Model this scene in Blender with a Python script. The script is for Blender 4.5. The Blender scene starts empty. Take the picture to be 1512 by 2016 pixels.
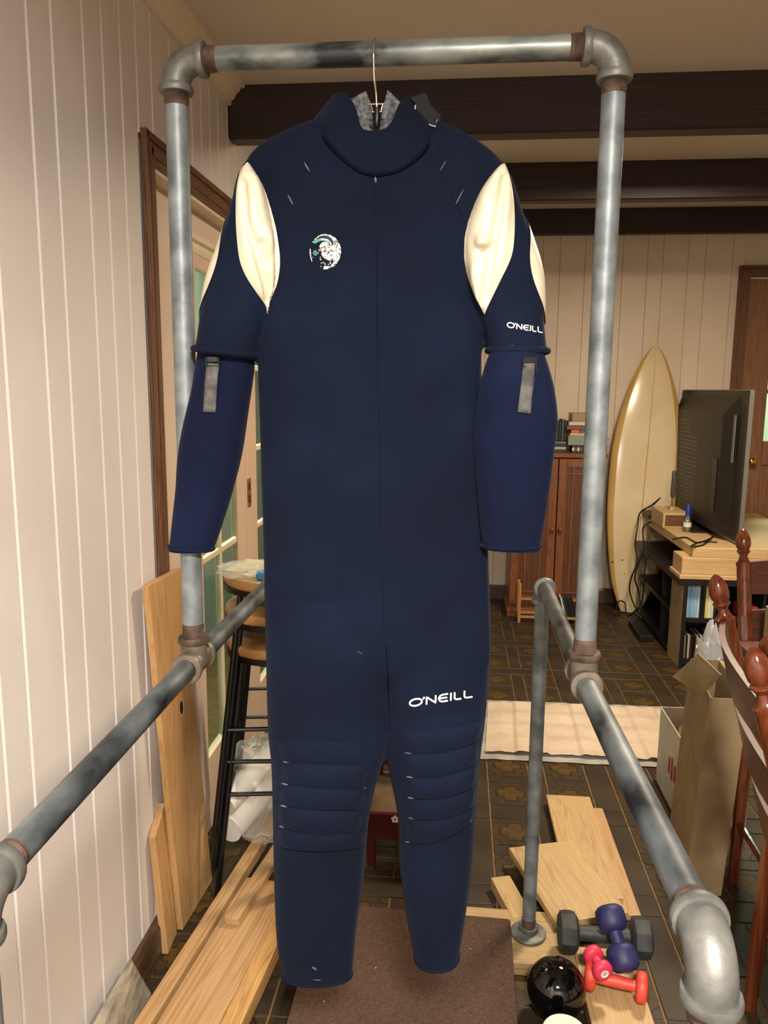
import bpy, bmesh, math, random
from mathutils import Vector, Matrix
from mathutils.bvhtree import BVHTree
random.seed(7)
S = bpy.context.scene
COL = S.collection
PI = math.pi

# ------------------------------------------------------------------ camera
CAM = Vector((0, 0, 1.45))
FPX = 1514.0
yaw, pit, rol = math.radians(5.5), math.radians(9.1), math.radians(.5)
FW = Vector((-math.sin(yaw)*math.cos(pit), math.cos(yaw)*math.cos(pit), -math.sin(pit)))
RT0 = Vector((math.cos(yaw), math.sin(yaw), 0)); UP0 = RT0.cross(FW)
RT = math.cos(rol)*RT0 + math.sin(rol)*UP0
UP = -math.sin(rol)*RT0 + math.cos(rol)*UP0
cd = bpy.data.cameras.new('camera'); cam = bpy.data.objects.new('camera', cd); COL.objects.link(cam)
cd.sensor_fit = 'VERTICAL'; cd.sensor_height = 36; cd.lens = FPX/2016*36; cd.clip_start = .02
cam.matrix_world = Matrix(((RT.x, UP.x, -FW.x, CAM.x), (RT.y, UP.y, -FW.y, CAM.y), (RT.z, UP.z, -FW.z, CAM.z), (0, 0, 0, 1)))
S.camera = cam

# ------------------------------------------------------------------ world, lamps, exposure
w = bpy.data.worlds.new('world'); S.world = w; w.use_nodes = True
w.node_tree.nodes['Background'].inputs[0].default_value = (1, .82, .62, 1)
w.node_tree.nodes['Background'].inputs[1].default_value = .05
def area(name, loc, size, power, col, rot=(0, 0, 0), sy=None):
    l = bpy.data.lights.new(name, 'AREA'); l.shape = 'DISK' if sy is None else 'RECTANGLE'; l.size = size
    if sy: l.size_y = sy
    l.energy = power; l.color = col
    o = bpy.data.objects.new(name, l); COL.objects.link(o); o.location = loc; o.rotation_euler = rot
    return o
area('ceiling_lamp_near', (.22, -.55, 2.23), .40, 92, (1, .935, .86))
area('ceiling_lamp_far', (1.0, 2.95, 2.365), .4, 42, (1, .82, .60))
area('passage_lamp', (-1.06, 2.8, 2.3), .3, 30, (.96, 1, .93))
area('porch_lamp', (2.3, 6.1, 2.3), .4, 40, (.9, 1, .85))
S.view_settings.view_transform = 'Standard'; S.view_settings.look = 'None'
S.view_settings.gamma = 1; S.view_settings.use_curve_mapping = False
S.view_settings.exposure = 0.85

# ------------------------------------------------------------------ photograph geometry -> world points
def ray(px, py):
    return (RT*((px-756)/FPX) - UP*((py-1008)/FPX) + FW)
def atY(px, py, Y): d = ray(px, py); return CAM + d*(Y/d.y)
def atX(px, py, X): d = ray(px, py); return CAM + d*(X/d.x)
def atZ(px, py, Z): d = ray(px, py); return CAM + d*((Z-CAM.z)/d.z)

# ------------------------------------------------------------------ materials
def lin(h):
    h = h.lstrip('#'); v = [int(h[i:i+2], 16)/255 for i in (0, 2, 4)]
    return tuple((c/12.92 if c <= .04045 else ((c+.055)/1.055)**2.4) for c in v) + (1,)
MATS = {}
def base(name, rough=.5, metal=0, spec=.5):
    m = bpy.data.materials.new(name); m.use_nodes = True
    nt = m.node_tree; b = nt.nodes['Principled BSDF']
    b.inputs['Roughness'].default_value = rough; b.inputs['Metallic'].default_value = metal
    b.inputs['Specular IOR Level'].default_value = spec
    return m, nt, b
def N(nt, t, **k):
    n = nt.nodes.new(t)
    for a, v in k.items():
        if a.startswith('i_'): n.inputs[a[2:]].default_value = v
        else: setattr(n, a, v)
    return n
def ramp(nt, fac, stops):
    r = N(nt, 'ShaderNodeValToRGB'); cr = r.color_ramp
    while len(cr.elements) < len(stops): cr.elements.new(.5)
    for e, (p, c) in zip(cr.elements, stops): e.position = p; e.color = lin(c) if isinstance(c, str) else c
    nt.links.new(fac, r.inputs[0]); return r
def noisy(name, c1, c2, scale=8, stretch=(1, 1, 1), rough=.5, metal=0, bump=0, detail=4, lo=.35, hi=.65, bscale=None, spec=.5, mid=None):
    if name in MATS: return MATS[name]
    m, nt, b = base(name, rough, metal, spec)
    tc = N(nt, 'ShaderNodeTexCoord'); mp = N(nt, 'ShaderNodeMapping'); mp.inputs['Scale'].default_value = stretch
    nt.links.new(tc.outputs['Object'], mp.inputs[0])
    no = N(nt, 'ShaderNodeTexNoise'); no.inputs['Scale'].default_value = scale; no.inputs['Detail'].default_value = detail
    nt.links.new(mp.outputs[0], no.inputs['Vector'])
    st = [(lo, c1), (hi, c2)] if mid is None else [(lo, c1), ((lo+hi)/2, mid), (hi, c2)]
    r = ramp(nt, no.outputs[0], st); nt.links.new(r.outputs[0], b.inputs['Base Color'])
    if bump:
        n2 = N(nt, 'ShaderNodeTexNoise'); n2.inputs['Scale'].default_value = bscale or scale*4; n2.inputs['Detail'].default_value = 3
        nt.links.new(mp.outputs[0], n2.inputs['Vector'])
        bp = N(nt, 'ShaderNodeBump'); bp.inputs['Strength'].default_value = bump; bp.inputs['Distance'].default_value = .004
        nt.links.new(n2.outputs[0], bp.inputs['Height']); nt.links.new(bp.outputs[0], b.inputs['Normal'])
    MATS[name] = m; return m
def plain(name, c, rough=.5, metal=0, spec=.5):
    return noisy(name, c, c, 5, rough=rough, metal=metal, spec=spec)
def wood(name, c1, c2, c3, axis='y', scale=1.0, rough=.5, bump=.15, knots=False):
    """long grain along a local axis: stretched noise plus warped growth rings"""
    if name in MATS: return MATS[name]
    m, nt, b = base(name, rough)
    tc = N(nt, 'ShaderNodeTexCoord'); mp = N(nt, 'ShaderNodeMapping')
    s = {'x': (1.1, 26, 26), 'y': (26, 1.1, 26), 'z': (26, 26, 1.1)}[axis]
    mp.inputs['Scale'].default_value = tuple(v*scale for v in s)
    nt.links.new(tc.outputs['Object'], mp.inputs[0])
    n1 = N(nt, 'ShaderNodeTexNoise'); n1.inputs['Scale'].default_value = 1.3; n1.inputs['Detail'].default_value = 2; n1.inputs['Distortion'].default_value = .9
    nt.links.new(mp.outputs[0], n1.inputs['Vector'])
    mu = N(nt, 'ShaderNodeMath', operation='MULTIPLY'); mu.inputs[1].default_value = 9; nt.links.new(n1.outputs[0], mu.inputs[0])
    fr = N(nt, 'ShaderNodeMath', operation='PINGPONG'); fr.inputs[1].default_value = .5; nt.links.new(mu.outputs[0], fr.inputs[0])
    n2 = N(nt, 'ShaderNodeTexNoise'); n2.inputs['Scale'].default_value = 6; n2.inputs['Detail'].default_value = 3
    nt.links.new(mp.outputs[0], n2.inputs['Vector'])
    mx = N(nt, 'ShaderNodeMath', operation='MULTIPLY_ADD'); mx.inputs[1].default_value = 1.1; nt.links.new(fr.outputs[0], mx.inputs[0])
    m2 = N(nt, 'ShaderNodeMath', operation='MULTIPLY'); m2.inputs[1].default_value = .45; nt.links.new(n2.outputs[0], m2.inputs[0]); nt.links.new(m2.outputs[0], mx.inputs[2])
    r = ramp(nt, mx.outputs[0], [(.12, c1), (.45, c2), (.85, c3)])
    out = r.outputs[0]
    if knots:
        mk = N(nt, 'ShaderNodeMapping'); mk.inputs['Scale'].default_value = {'x': (3, 9, 9), 'y': (9, 3, 9), 'z': (9, 9, 3)}[axis]
        nt.links.new(tc.outputs['Object'], mk.inputs[0])
        vo = N(nt, 'ShaderNodeTexVoronoi'); vo.inputs['Scale'].default_value = 1.0; nt.links.new(mk.outputs[0], vo.inputs['Vector'])
        kr = ramp(nt, vo.outputs['Distance'], [(.05, (1, 1, 1, 1)), (.09, (0, 0, 0, 1))])
        mix = N(nt, 'ShaderNodeMix', data_type='RGBA'); nt.links.new(kr.outputs[0], mix.inputs[0])
        nt.links.new(out, mix.inputs[6]); mix.inputs[7].default_value = lin('#5e3418'); out = mix.outputs[2]
    nt.links.new(out, b.inputs['Base Color'])
    bp = N(nt, 'ShaderNodeBump'); bp.inputs['Strength'].default_value = bump; bp.inputs['Distance'].default_value = .002
    nt.links.new(mx.outputs[0], bp.inputs['Height']); nt.links.new(bp.outputs[0], b.inputs['Normal'])
    MATS[name] = m; return m

M_wall = noisy('wall_paint', '#cec6bf', '#d8d1cb', 3, rough=.42, bump=.12, bscale=9)
M_wallfar = noisy('far_wall_paint', '#cdbba5', '#d6c5b1', 3, rough=.5, bump=.06, bscale=9)
M_panel = noisy('panel_paint', '#cdb8a6', '#d5c2b0', 2, rough=.45)
M_ceil = noisy('ceiling_paint', '#c2b6a5', '#c9beae', 2, rough=.85)
M_cream = noisy('cream_trim_paint', '#d3c4a6', '#dccfb4', 4, rough=.45)
M_beam = wood('dark_beam_wood', '#190c06', '#211008', '#2a160b', 'x', .5, .5, .2)
M_trim = wood('brown_trim_wood', '#4f331f', '#5f3f27', '#734e31', 'y', .8, .4, .2)
M_trimz = wood('brown_trim_wood_upright', '#4f331f', '#5f3f27', '#734e31', 'z', .8, .4, .2)
M_doorz = wood('brown_door_wood', '#6f4a2f', '#7d5538', '#8a6041', 'z', .6, .5, .1)
M_base = wood('baseboard_wood', '#3c2a1c', '#4a3524', '#57402c', 'y', .8, .4, .2)
M_galv = noisy('galvanised_steel', '#575d60', '#8b9293', 22, rough=.48, metal=.35, bump=.15, bscale=60, lo=.3, hi=.7, detail=6, mid='#747c7e')
M_galvd = noisy('worn_dark_steel', '#1d2022', '#757b7b', 16, (1, .4, 1), rough=.5, metal=.35, bump=.1, bscale=60, lo=.38, hi=.66, detail=7, mid='#565c5e')
M_galvx = noisy('blotched_steel', '#25292b', '#8b918c', 17, (.45, 1, 1), rough=.4, metal=.4, bump=.1, bscale=60, lo=.36, hi=.6, detail=7, mid='#6f7572')
M_cast = noisy('cast_fitting', '#525350', '#6e6e68', 30, rough=.48, metal=.35, bump=.2, bscale=90)
M_rust = noisy('rusty_thread', '#33241c', '#5e4a3d', 40, rough=.75, metal=.25, bump=.4, bscale=160)
M_bronze = noisy('stained_fitting', '#574d40', '#786e60', 26, rough=.45, metal=.35, bump=.25, bscale=80)

# ------------------------------------------------------------------ mesh building
class MB:
    def __init__(s): s.v = []; s.f = []
    def add(s, v, f):
        o = len(s.v); s.v += [tuple(p) for p in v]; s.f += [tuple(i+o for i in q) for q in f]; return s
    def box(s, x0, x1, y0, y1, z0, z1):
        v = [(x, y, z) for z in (z0, z1) for x, y in ((x0, y0), (x1, y0), (x1, y1), (x0, y1))]
        return s.add(v, [(3, 2, 1, 0), (4, 5, 6, 7), (0, 1, 5, 4), (1, 2, 6, 5), (2, 3, 7, 6), (3, 0, 4, 7)])
    def hexa(s, bot, top):
        return s.add(list(bot)+list(top), [(3, 2, 1, 0), (4, 5, 6, 7), (0, 1, 5, 4), (1, 2, 6, 5), (2, 3, 7, 6), (3, 0, 4, 7)])
    def rings(s, R, cap=True, closed=True, loop=False):
        n = len(R[0]); v = [p for r in R for p in r]; f = []
        k = len(R) if loop else len(R)-1
        for i in range(k):
            a, b = i*n, ((i+1) % len(R))*n
            for j in range(n if closed else n-1):
                f.append((a+j, a+(j+1) % n, b+(j+1) % n, b+j))
        if cap and closed and not loop:
            f.append(tuple(range(n-1, -1, -1))); f.append(tuple((len(R)-1)*n+j for j in range(n)))
        return s.add(v, f)
    def tube(s, pts, r, n=12, cap=True, loop=False):
        pts = [Vector(p) for p in pts]; R = []; m = len(pts)
        rr = r if hasattr(r, '__len__') else [r]*m
        nrm = None
        for i, p in enumerate(pts):
            if loop: t = pts[(i+1) % m]-pts[i-1]
            else: t = pts[min(i+1, m-1)]-pts[max(i-1, 0)]
            t.normalize()
            if nrm is None:
                a = Vector((0, 0, 1)) if abs(t.z) < .9 else Vector((1, 0, 0)); nrm = a.cross(t).normalized()
            nrm = (nrm - t*nrm.dot(t)).normalized(); bi = t.cross(nrm)
            R.append([p+rr[i]*(math.cos(q)*nrm+math.sin(q)*bi) for q in [2*PI*k/n for k in range(n)]])
        return s.rings(R, cap, True, loop)
    def lathe(s, prof, c=(0, 0, 0), axis=(0, 0, 1), n=20, flat=(1, 1)):
        """prof: (radius, height) pairs along axis"""
        ax = Vector(axis).normalized(); a = Vector((1, 0, 0)) if abs(ax.x) < .9 else Vector((0, 1, 0))
        u = (a-ax*a.dot(ax)).normalized(); w_ = ax.cross(u); c = Vector(c)
        R = [[c+ax*h+r*(flat[0]*math.cos(q)*u+flat[1]*math.sin(q)*w_) for q in [2*PI*k/n for k in range(n)]] for r, h in prof]
        return s.rings(R)
    def prism(s, poly, y0, y1, axis='y'):
        n = len(poly)
        if axis == 'y': v = [(x, y0, z) for x, z in poly]+[(x, y1, z) for x, z in poly]
        elif axis == 'x': v = [(y0, x, z) for x, z in poly]+[(y1, x, z) for x, z in poly]
        else: v = [(x, z, y0) for x, z in poly]+[(x, z, y1) for x, z in poly]
        return s.add(v, [tuple(range(n-1, -1, -1)), tuple(range(n, 2*n))]+[(i, (i+1) % n, n+(i+1) % n, n+i) for i in range(n)])
    def mesh(s, name, smooth=None, bevel=0, seg=2):
        me = bpy.data.meshes.new(name); me.from_pydata(s.v, [], s.f)
        bm = bmesh.new(); bm.from_mesh(me)
        bmesh.ops.recalc_face_normals(bm, faces=bm.faces)
        if bevel:
            es = [e for e in bm.edges if len(e.link_faces) == 2 and e.calc_face_angle(0) > .5]
            bmesh.ops.bevel(bm, geom=es, offset=bevel, segments=seg, affect='EDGES', profile=.6, clamp_overlap=True)
        if smooth is not None:
            for f in bm.faces: f.smooth = True
            for e in bm.edges:
                if len(e.link_faces) == 2 and e.calc_face_angle(0) > smooth: e.smooth = False
        bm.to_mesh(me); bm.free(); return me
    def build(s, name, m, parent=None, smooth=.7, bevel=0, seg=2):
        return O(name, s.mesh(name, smooth, bevel, seg), m, parent)
def O(name, me, m, parent=None):
    o = bpy.data.objects.new(name, me); COL.objects.link(o)
    if m and not me.materials: me.materials.append(m)
    o.parent = parent; return o
def tag(o, label=None, cat=None, group=None, kind=None):
    if label: o['label'] = label
    if cat: o['category'] = cat
    if group: o['group'] = group
    if kind: o['kind'] = kind
    return o
def E(name, label=None, cat=None, group=None, kind=None):
    o = bpy.data.objects.new(name, None); COL.objects.link(o); o.empty_display_size = .1
    return tag(o, label, cat, group, kind)
def kids(o): return [c for c in o.children]
def rebase(root):
    """put the empty at the base of its thing"""
    lo = Vector((1e9,)*3); hi = -lo; ms = []
    def walk(o):
        for c in o.children:
            if c.data: ms.append(c)
            walk(c)
    walk(root)
    for o in ms:
        for v in o.data.vertices:
            for k in range(3): lo[k] = min(lo[k], v.co[k]); hi[k] = max(hi[k], v.co[k])
    b = Vector(((lo.x+hi.x)/2, (lo.y+hi.y)/2, lo.z)); done = set()
    for o in ms:
        if o.data.name in done: continue
        done.add(o.data.name); o.data.transform(Matrix.Translation(-b))
    root.location = b; return root
def solo(o):
    """single mesh thing: origin to its base"""
    vs = [v.co for v in o.data.vertices]
    b = Vector(((min(v.x for v in vs)+max(v.x for v in vs))/2, (min(v.y for v in vs)+max(v.y for v in vs))/2, min(v.z for v in vs)))
    o.data.transform(Matrix.Translation(-b)); o.location = b; return o
def dup(root, loc, rot=(0, 0, 0), label=None, group=None, par=None):
    r = root.copy(); COL.objects.link(r); r.parent = par; r.location = loc; r.rotation_euler = rot
    if label: r['label'] = label
    if group: r['group'] = group
    for c in kids(root):
        d = c.copy(); COL.objects.link(d); d.parent = r
        for g in kids(c):
            e = g.copy(); COL.objects.link(e); e.parent = d
    return r
def lerp(a, b, t): return a+(b-a)*t
def samp(tab, t):
    """piecewise linear table [(t, v...)]"""
    if t <= tab[0][0]: return tab[0][1]
    for a, b in zip(tab, tab[1:]):
        if t <= b[0]: return lerp(a[1], b[1], (t-a[0])/(b[0]-a[0]))
    return tab[-1][1]
def smooth_tab(tab, t):
    """Catmull-Rom through a table"""
    n = len(tab)
    if t <= tab[0][0]: return tab[0][1]
    if t >= tab[-1][0]: return tab[-1][1]
    for i in range(n-1):
        if t <= tab[i+1][0]:
            x0, y0 = tab[i]; x1, y1 = tab[i+1]; h = x1-x0
            def slope(k):
                a = max(k-1, 0); b = min(k+1, n-1); return (tab[b][1]-tab[a][1])/(tab[b][0]-tab[a][0])
            u = (t-x0)/h; m0, m1 = slope(i)*h, slope(i+1)*h
            return (2*u**3-3*u**2+1)*y0+(u**3-2*u**2+u)*m0+(-2*u**3+3*u**2)*y1+(u**3-u**2)*m1
def spline(pts, n):
    pts = [Vector(p) for p in pts]; out = []
    for i in range(n+1):
        t = i/n*(len(pts)-1); k = min(int(t), len(pts)-2); u = t-k
        p0, p1, p2, p3 = pts[max(k-1, 0)], pts[k], pts[k+1], pts[min(k+2, len(pts)-1)]
        out.append(.5*((2*p1)+(p2-p0)*u+(2*p0-5*p1+4*p2-p3)*u*u+(3*p1-p0-3*p2+p3)*u**3))
    return out

# ================================================================== THE SETTING
XL = -.75; YF = 5.30
# ---- floor: grout bed and individually laid tiles
M_grout = noisy('sandy_grout', '#5c4626', '#715730', 30, rough=.8)
M_plain = noisy('plain_brown_tile', '#2a2117', '#382d21', 5, spec=.3, rough=.48, bump=.25, bscale=14, mid='#31271c')
def ornate():
    m, nt, b = base('ornate_gold_brown_tile', .5, 0, .3)
    tc = N(nt, 'ShaderNodeTexCoord'); L = nt.links.new
    oi = N(nt, 'ShaderNodeObjectInfo')
    no = N(nt, 'ShaderNodeTexNoise'); no.inputs['Scale'].default_value = 16; L(tc.outputs['Object'], no.inputs['Vector'])
    sep = N(nt, 'ShaderNodeSeparateXYZ'); L(tc.outputs['Generated'], sep.inputs[0])
    def mth(op, a, b_=None, c=None):
        n = N(nt, 'ShaderNodeMath', operation=op)
        for i, x in enumerate((a, b_, c)):
            if x is None: continue
            if isinstance(x, (int, float)): n.inputs[i].default_value = x
            else: L(x, n.inputs[i])
        return n.outputs[0]
    wob = mth('MULTIPLY', mth('SUBTRACT', no.outputs[0], .5), .1)
    u = mth('ADD', mth('SUBTRACT', sep.outputs[0], .5), wob); v = mth('SUBTRACT', mth('SUBTRACT', sep.outputs[1], .5), wob)
    r = mth('SQRT', mth('ADD', mth('MULTIPLY', u, u), mth('MULTIPLY', v, v)))
    th = mth('ARCTAN2', v, u)
    c4 = mth('COSINE', mth('MULTIPLY', th, 4)); c8 = mth('COSINE', mth('MULTIPLY', th, 8))
    R = mth('ADD', mth('ADD', .315, mth('MULTIPLY', c4, .045)), mth('MULTIPLY', c8, -.03))
    ring = mth('LESS_THAN', mth('ABSOLUTE', mth('SUBTRACT', r, R)), .02)
    au = mth('SUBTRACT', .5, mth('ABSOLUTE', u)); av = mth('SUBTRACT', .5, mth('ABSOLUTE', v))
    rc = mth('SQRT', mth('ADD', mth('MULTIPLY', au, au), mth('MULTIPLY', av, av)))
    ring2 = mth('LESS_THAN', mth('ABSOLUTE', mth('SUBTRACT', rc, .2)), .016)
    line = mth('MAXIMUM', ring, ring2)
    inside = mth('LESS_THAN', r, R)
    n2 = N(nt, 'ShaderNodeTexNoise'); n2.inputs['Scale'].default_value = 30; n2.inputs['Detail'].default_value = 5; L(tc.outputs['Object'], n2.inputs['Vector'])
    ca = ramp(nt, n2.outputs[0], [(.3, '#2c2113'), (.7, '#43331d')]); cb = ramp(nt, n2.outputs[0], [(.3, '#37290f'), (.7, '#543f1a')])
    m1 = N(nt, 'ShaderNodeMix', data_type='RGBA'); L(inside, m1.inputs[0]); L(ca.outputs[0], m1.inputs[6]); L(cb.outputs[0], m1.inputs[7])
    m2 = N(nt, 'ShaderNodeMix', data_type='RGBA'); L(line, m2.inputs[0]); L(m1.outputs[2], m2.inputs[6]); m2.inputs[7].default_value = lin('#1f150a')
    L(m2.outputs[2], b.inputs['Base Color'])
    bp = N(nt, 'ShaderNodeBump'); bp.inputs['Strength'].default_value = .5; bp.inputs['Distance'].default_value = .002
    hh = mth('ADD', mth('MULTIPLY', line, -1.0), mth('MULTIPLY', n2.outputs[0], .4)); L(hh, bp.inputs['Height']); L(bp.outputs[0], b.inputs['Normal'])
    return m
M_orn = ornate()
floor = tag(MB().box(-1.8, 3.3, -1.6, 6.9, -.06, -.0035).build('floor', M_grout, smooth=None), kind='structure')
PX, PY = .4615, .4555
bx = [(0, .156, 'A'), (.156, .217, 'n'), (.217, .373, 'A'), (.373, PX, 'S')]
by = [(0, .156, 'A'), (.156, .209, 'n'), (.209, .365, 'A'), (.365, PY, 'S')]
pieces = []
for i in range(-5, 7):
    for j in range(-3, 8):
        X0 = .140+i*PX; Y0 = 2.101+j*PY
        for a in (0, 2):
            for c in (0, 2): pieces.append(('A', X0+bx[a][0], X0+bx[a][1], Y0+by[c][0], Y0+by[c][1]))
            pieces.append(('P', X0+bx[a][0], X0+bx[a][1], Y0+by[1][0], Y0+by[1][1]))
        pieces.append(('P', X0+bx[1][0], X0+bx[1][1], Y0, Y0+.365))
        pieces.append(('P', X0, X0+.373, Y0+.365, Y0+PY))
        pieces.append(('P', X0+.373, X0+PX, Y0, Y0+.365))
        pieces.append(('P', X0+.373, X0+PX, Y0+.365, Y0+PY))
def inview(p):
    d = Vector(p)-CAM; z = d.dot(FW)
    if z < .1: return False
    return abs(d.dot(RT)/z*FPX) < 800 and abs(d.dot(UP)/z*FPX) < 1060
near, far = [], []
for k, x0, x1, y0, y1 in pieces:
    cx, cy = (x0+x1)/2, (y0+y1)/2
    if y1 > YF+.02 or x0 < XL-.14 or x1 > 3.2: continue
    if x0 < XL and cy < 1.85:
        if x1 < XL+.03: continue
        x0 = XL
        cx = (x0+x1)/2
    (near if inview((cx, cy, 0)) else far).append((k, x0, x1, y0, y1))
near.sort(key=lambda q: -(q[2]-q[1])*(q[4]-q[3])/((q[3]**2+q[1]**2+2.1)**1.5))
far += near[290:]; near = near[:290]
tile_meshes = {}
for k, x0, x1, y0, y1 in near:
    dx, dy = x1-x0-.006, y1-y0-.004
    key = (k, round(dx, 3), round(dy, 3))
    if key not in tile_meshes:
        tile_meshes[key] = MB().box(-dx/2, dx/2, -dy/2, dy/2, -.01, 0).mesh('tile', None, .0015, 1)
    o = O('ornate_tile' if k == 'A' else 'plain_tile', tile_meshes[key], M_orn if k == 'A' else M_plain, floor)
    o.location = ((x0+x1)/2, (y0+y1)/2, random.uniform(-.0004, .0004))
for kk, mm, nm in (('A', M_orn, 'distant_ornate_tiles'), ('P', M_plain, 'distant_plain_tiles')):
    mb = MB()
    for k, x0, x1, y0, y1 in far:
        if k == kk: mb.box(x0+.003, x1-.003, y0+.002, y1-.002, -.01, 0)
    mm2 = mm if kk == 'P' else noisy('distant_ornate_glaze', '#261b0d', '#4b3819', 22, spec=.3, rough=.48, bump=.2, detail=5)
    tag(mb.build(nm, mm2, floor, None), kind='stuff')

# ---- ceiling, sloping slightly up beyond the first beam, with its dark beams
cl = MB()
def slab(ya, za, yb, zb):
    cl.hexa([(-1.8, ya, za), (3.4, ya, za), (3.4, yb, zb), (-1.8, yb, zb)], [(-1.8, ya, za+.08), (3.4, ya, za+.08), (3.4, yb, zb+.08), (-1.8, yb, zb+.08)])
slab(-1.7, 2.385, 2.56, 2.385); slab(2.56, 2.385, 7.0, 2.385+4.44*.075)
ceiling = tag(cl.build('ceiling', M_ceil, smooth=None), kind='structure')
for y, zb, zt in ((2.53, 2.226, 2.385), (3.76, 2.308, 2.475), (5.17, 2.43, 2.585)):
    bm_ = MB().box(XL+.001, 3.3, y, y+.075, zb, zt+.005).build('beam', M_beam, ceiling, None, .006, 1)

# ---- left wall: backing and vertical V-jointed boards
OPA, OPB, OPT = 1.893, 3.55, 1.978
wl = MB().box(-.82, -.7622, -1.6, OPA, 0, 2.40); wl.box(-.82, -.7622, OPB, 5.36, 0, 2.62); wl.box(-.82, -.7622, OPA, OPB, OPT, 2.5)
wall_left = tag(wl.build('wall_left', M_wall, smooth=None), kind='structure')
ed = [.45, .58, .66, .78, .86, .98, 1.065, 1.148, 1.228, 1.357, 1.441, 1.563, 1.647, 1.735, 1.821, 1.908, 2.03, 2.11, 2.19, 2.267, 2.345, 2.426, 2.52, 2.61, 2.73, 2.82, 2.95, 3.03, 3.16, 3.24, 3.37, 3.46, 3.59, 3.67, 3.8, 3.88, 4.01, 4.1, 4.23, 4.31, 4.44, 4.52, 4.65, 4.74, 4.87, 4.95, 5.08, 5.16, 5.295]
def vboard(name, a, b, z0, z1, parent, wall):
    g, bv, d = (.0009, .0042, .012) if wall == 'L' else (.0006, .0022, .012)
    prof = [(a+g, 0), (a+g, d-bv), (a+g+bv, d), (b-g-bv, d), (b-g, d-bv), (b-g, 0)]
    mb = MB()
    if wall == 'L': v = [(-.762+h, y, z) for z in (z0, z1) for y, h in prof]
    else: v = [(y, YF+.012-h, z) for z in (z0, z1) for y, h in prof]
    n = 6
    mb.add(v, [tuple(range(n)), tuple(range(n, 2*n))]+[(i, (i+1) % n, n+(i+1) % n, n+i) for i in range(n)])
    return mb.build('wall_board', M_wall if wall == 'L' else M_wallfar, parent, None)
for a, b in zip(ed, ed[1:]):
    top = 2.385 if b < 2.56 else 2.385+(a-2.56)*.075
    z0 = 2.03 if (a > 1.80 and b < 3.68) else 0
    vboard('wall_board', a, b, z0, top, wall_left, 'L')
# a second rough patch of wall beside the camera needs no boards: it is out of frame
# cornice along the left wall
prof = [(XL, 2.325), (XL+.012, 2.325), (XL+.014, 2.338), (XL+.022, 2.343), (XL+.034, 2.362), (XL+.04, 2.364), (XL+.044, 2.374), (XL+.058, 2.376), (XL+.058, 2.385), (XL, 2.385)]
tag(MB().prism(prof, -1.5, 2.529).build('trim_1', M_cream, smooth=.3), kind='structure')
# baseboards
bp_ = [(XL, 0), (XL+.018, 0), (XL+.018, .08), (XL+.010, .098), (XL, .1)]
tag(MB().prism(bp_, -1.5, 1.826).build('baseboard_left', M_base, smooth=.3), kind='structure')
tag(MB().prism([(YF, 0), (YF-.018, 0), (YF-.018, .085), (YF-.01, .1), (YF, .1)], -.74, 1.755, 'x').build('baseboard_far', wood('baseboard_wood_across', '#3c2a1c', '#4a3524', '#57402c', 'x', .8, .4, .2), smooth=.3), kind='structure')

# ---- far wall
wf = MB().box(-.82, 1.80, YF+.0125, YF+.09, 0, 2.68); wf.box(1.80, 2.72, YF+.0125, YF+.09, 2.20, 2.68); wf.box(2.72, 3.3, YF, YF+.09, 0, 2.68)
wall_far = tag(wf.build('wall_far', M_wallfar, smooth=None), kind='structure')
fx = [-.745, -.62, -.52, -.36, -.26, -.1, 0, .16, .26, .42, .52, .63, .79, .89, 1.03, 1.186, 1.282, 1.44, 1.547, 1.715, 1.79]
for a, b in zip(fx, fx[1:]): vboard('wall_board', a, b, 0, 2.60, wall_far, 'F')
tag(MB().box(3.3, 3.38, -1.6, 7, 0, 2.8).build('wall_right', M_wallfar, smooth=None), kind='structure')
tag(MB().box(-.82, 3.3, -1.68, -1.6, 0, 2.45).build('wall_back', M_wall, smooth=None), kind='structure')
M_green = noisy('pale_green_plaster', '#b3c4b8', '#c2d0c4', 3, rough=.7)
tag(MB().box(-1.36, -1.3, 1.2, 7, 0, 2.7).build('wall_passage', M_green, smooth=None), kind='structure')
tag(MB().box(-1.3, -.82, 1.12, 1.2, 0, 2.5).build('wall_passage_end', M_green, smooth=None), kind='structure')
tag(MB().box(.5, 3.3, 6.82, 6.9, 0, 2.8).build('wall_porch', M_green, smooth=None), kind='structure')

# ---- glass
def glass(name, tint, gl=.12, rough=.03):
    m = bpy.data.materials.new(name); m.use_nodes = True; nt = m.node_tree
    for n in list(nt.nodes):
        if n.type == 'BSDF_PRINCIPLED': nt.nodes.remove(n)
    out = [n for n in nt.nodes if n.type == 'OUTPUT_MATERIAL'][0]
    t = N(nt, 'ShaderNodeBsdfTransparent'); t.inputs[0].default_value = tint
    g = N(nt, 'ShaderNodeBsdfGlossy'); g.inputs['Roughness'].default_value = rough
    mx = N(nt, 'ShaderNodeMixShader'); mx.inputs[0].default_value = gl
    nt.links.new(t.outputs[0], mx.inputs[1]); nt.links.new(g.outputs[0], mx.inputs[2]); nt.links.new(mx.outputs[0], out.inputs[0])
    return m
M_pane = glass('window_glass', (.80, .88, .80, 1), .14)

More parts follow.
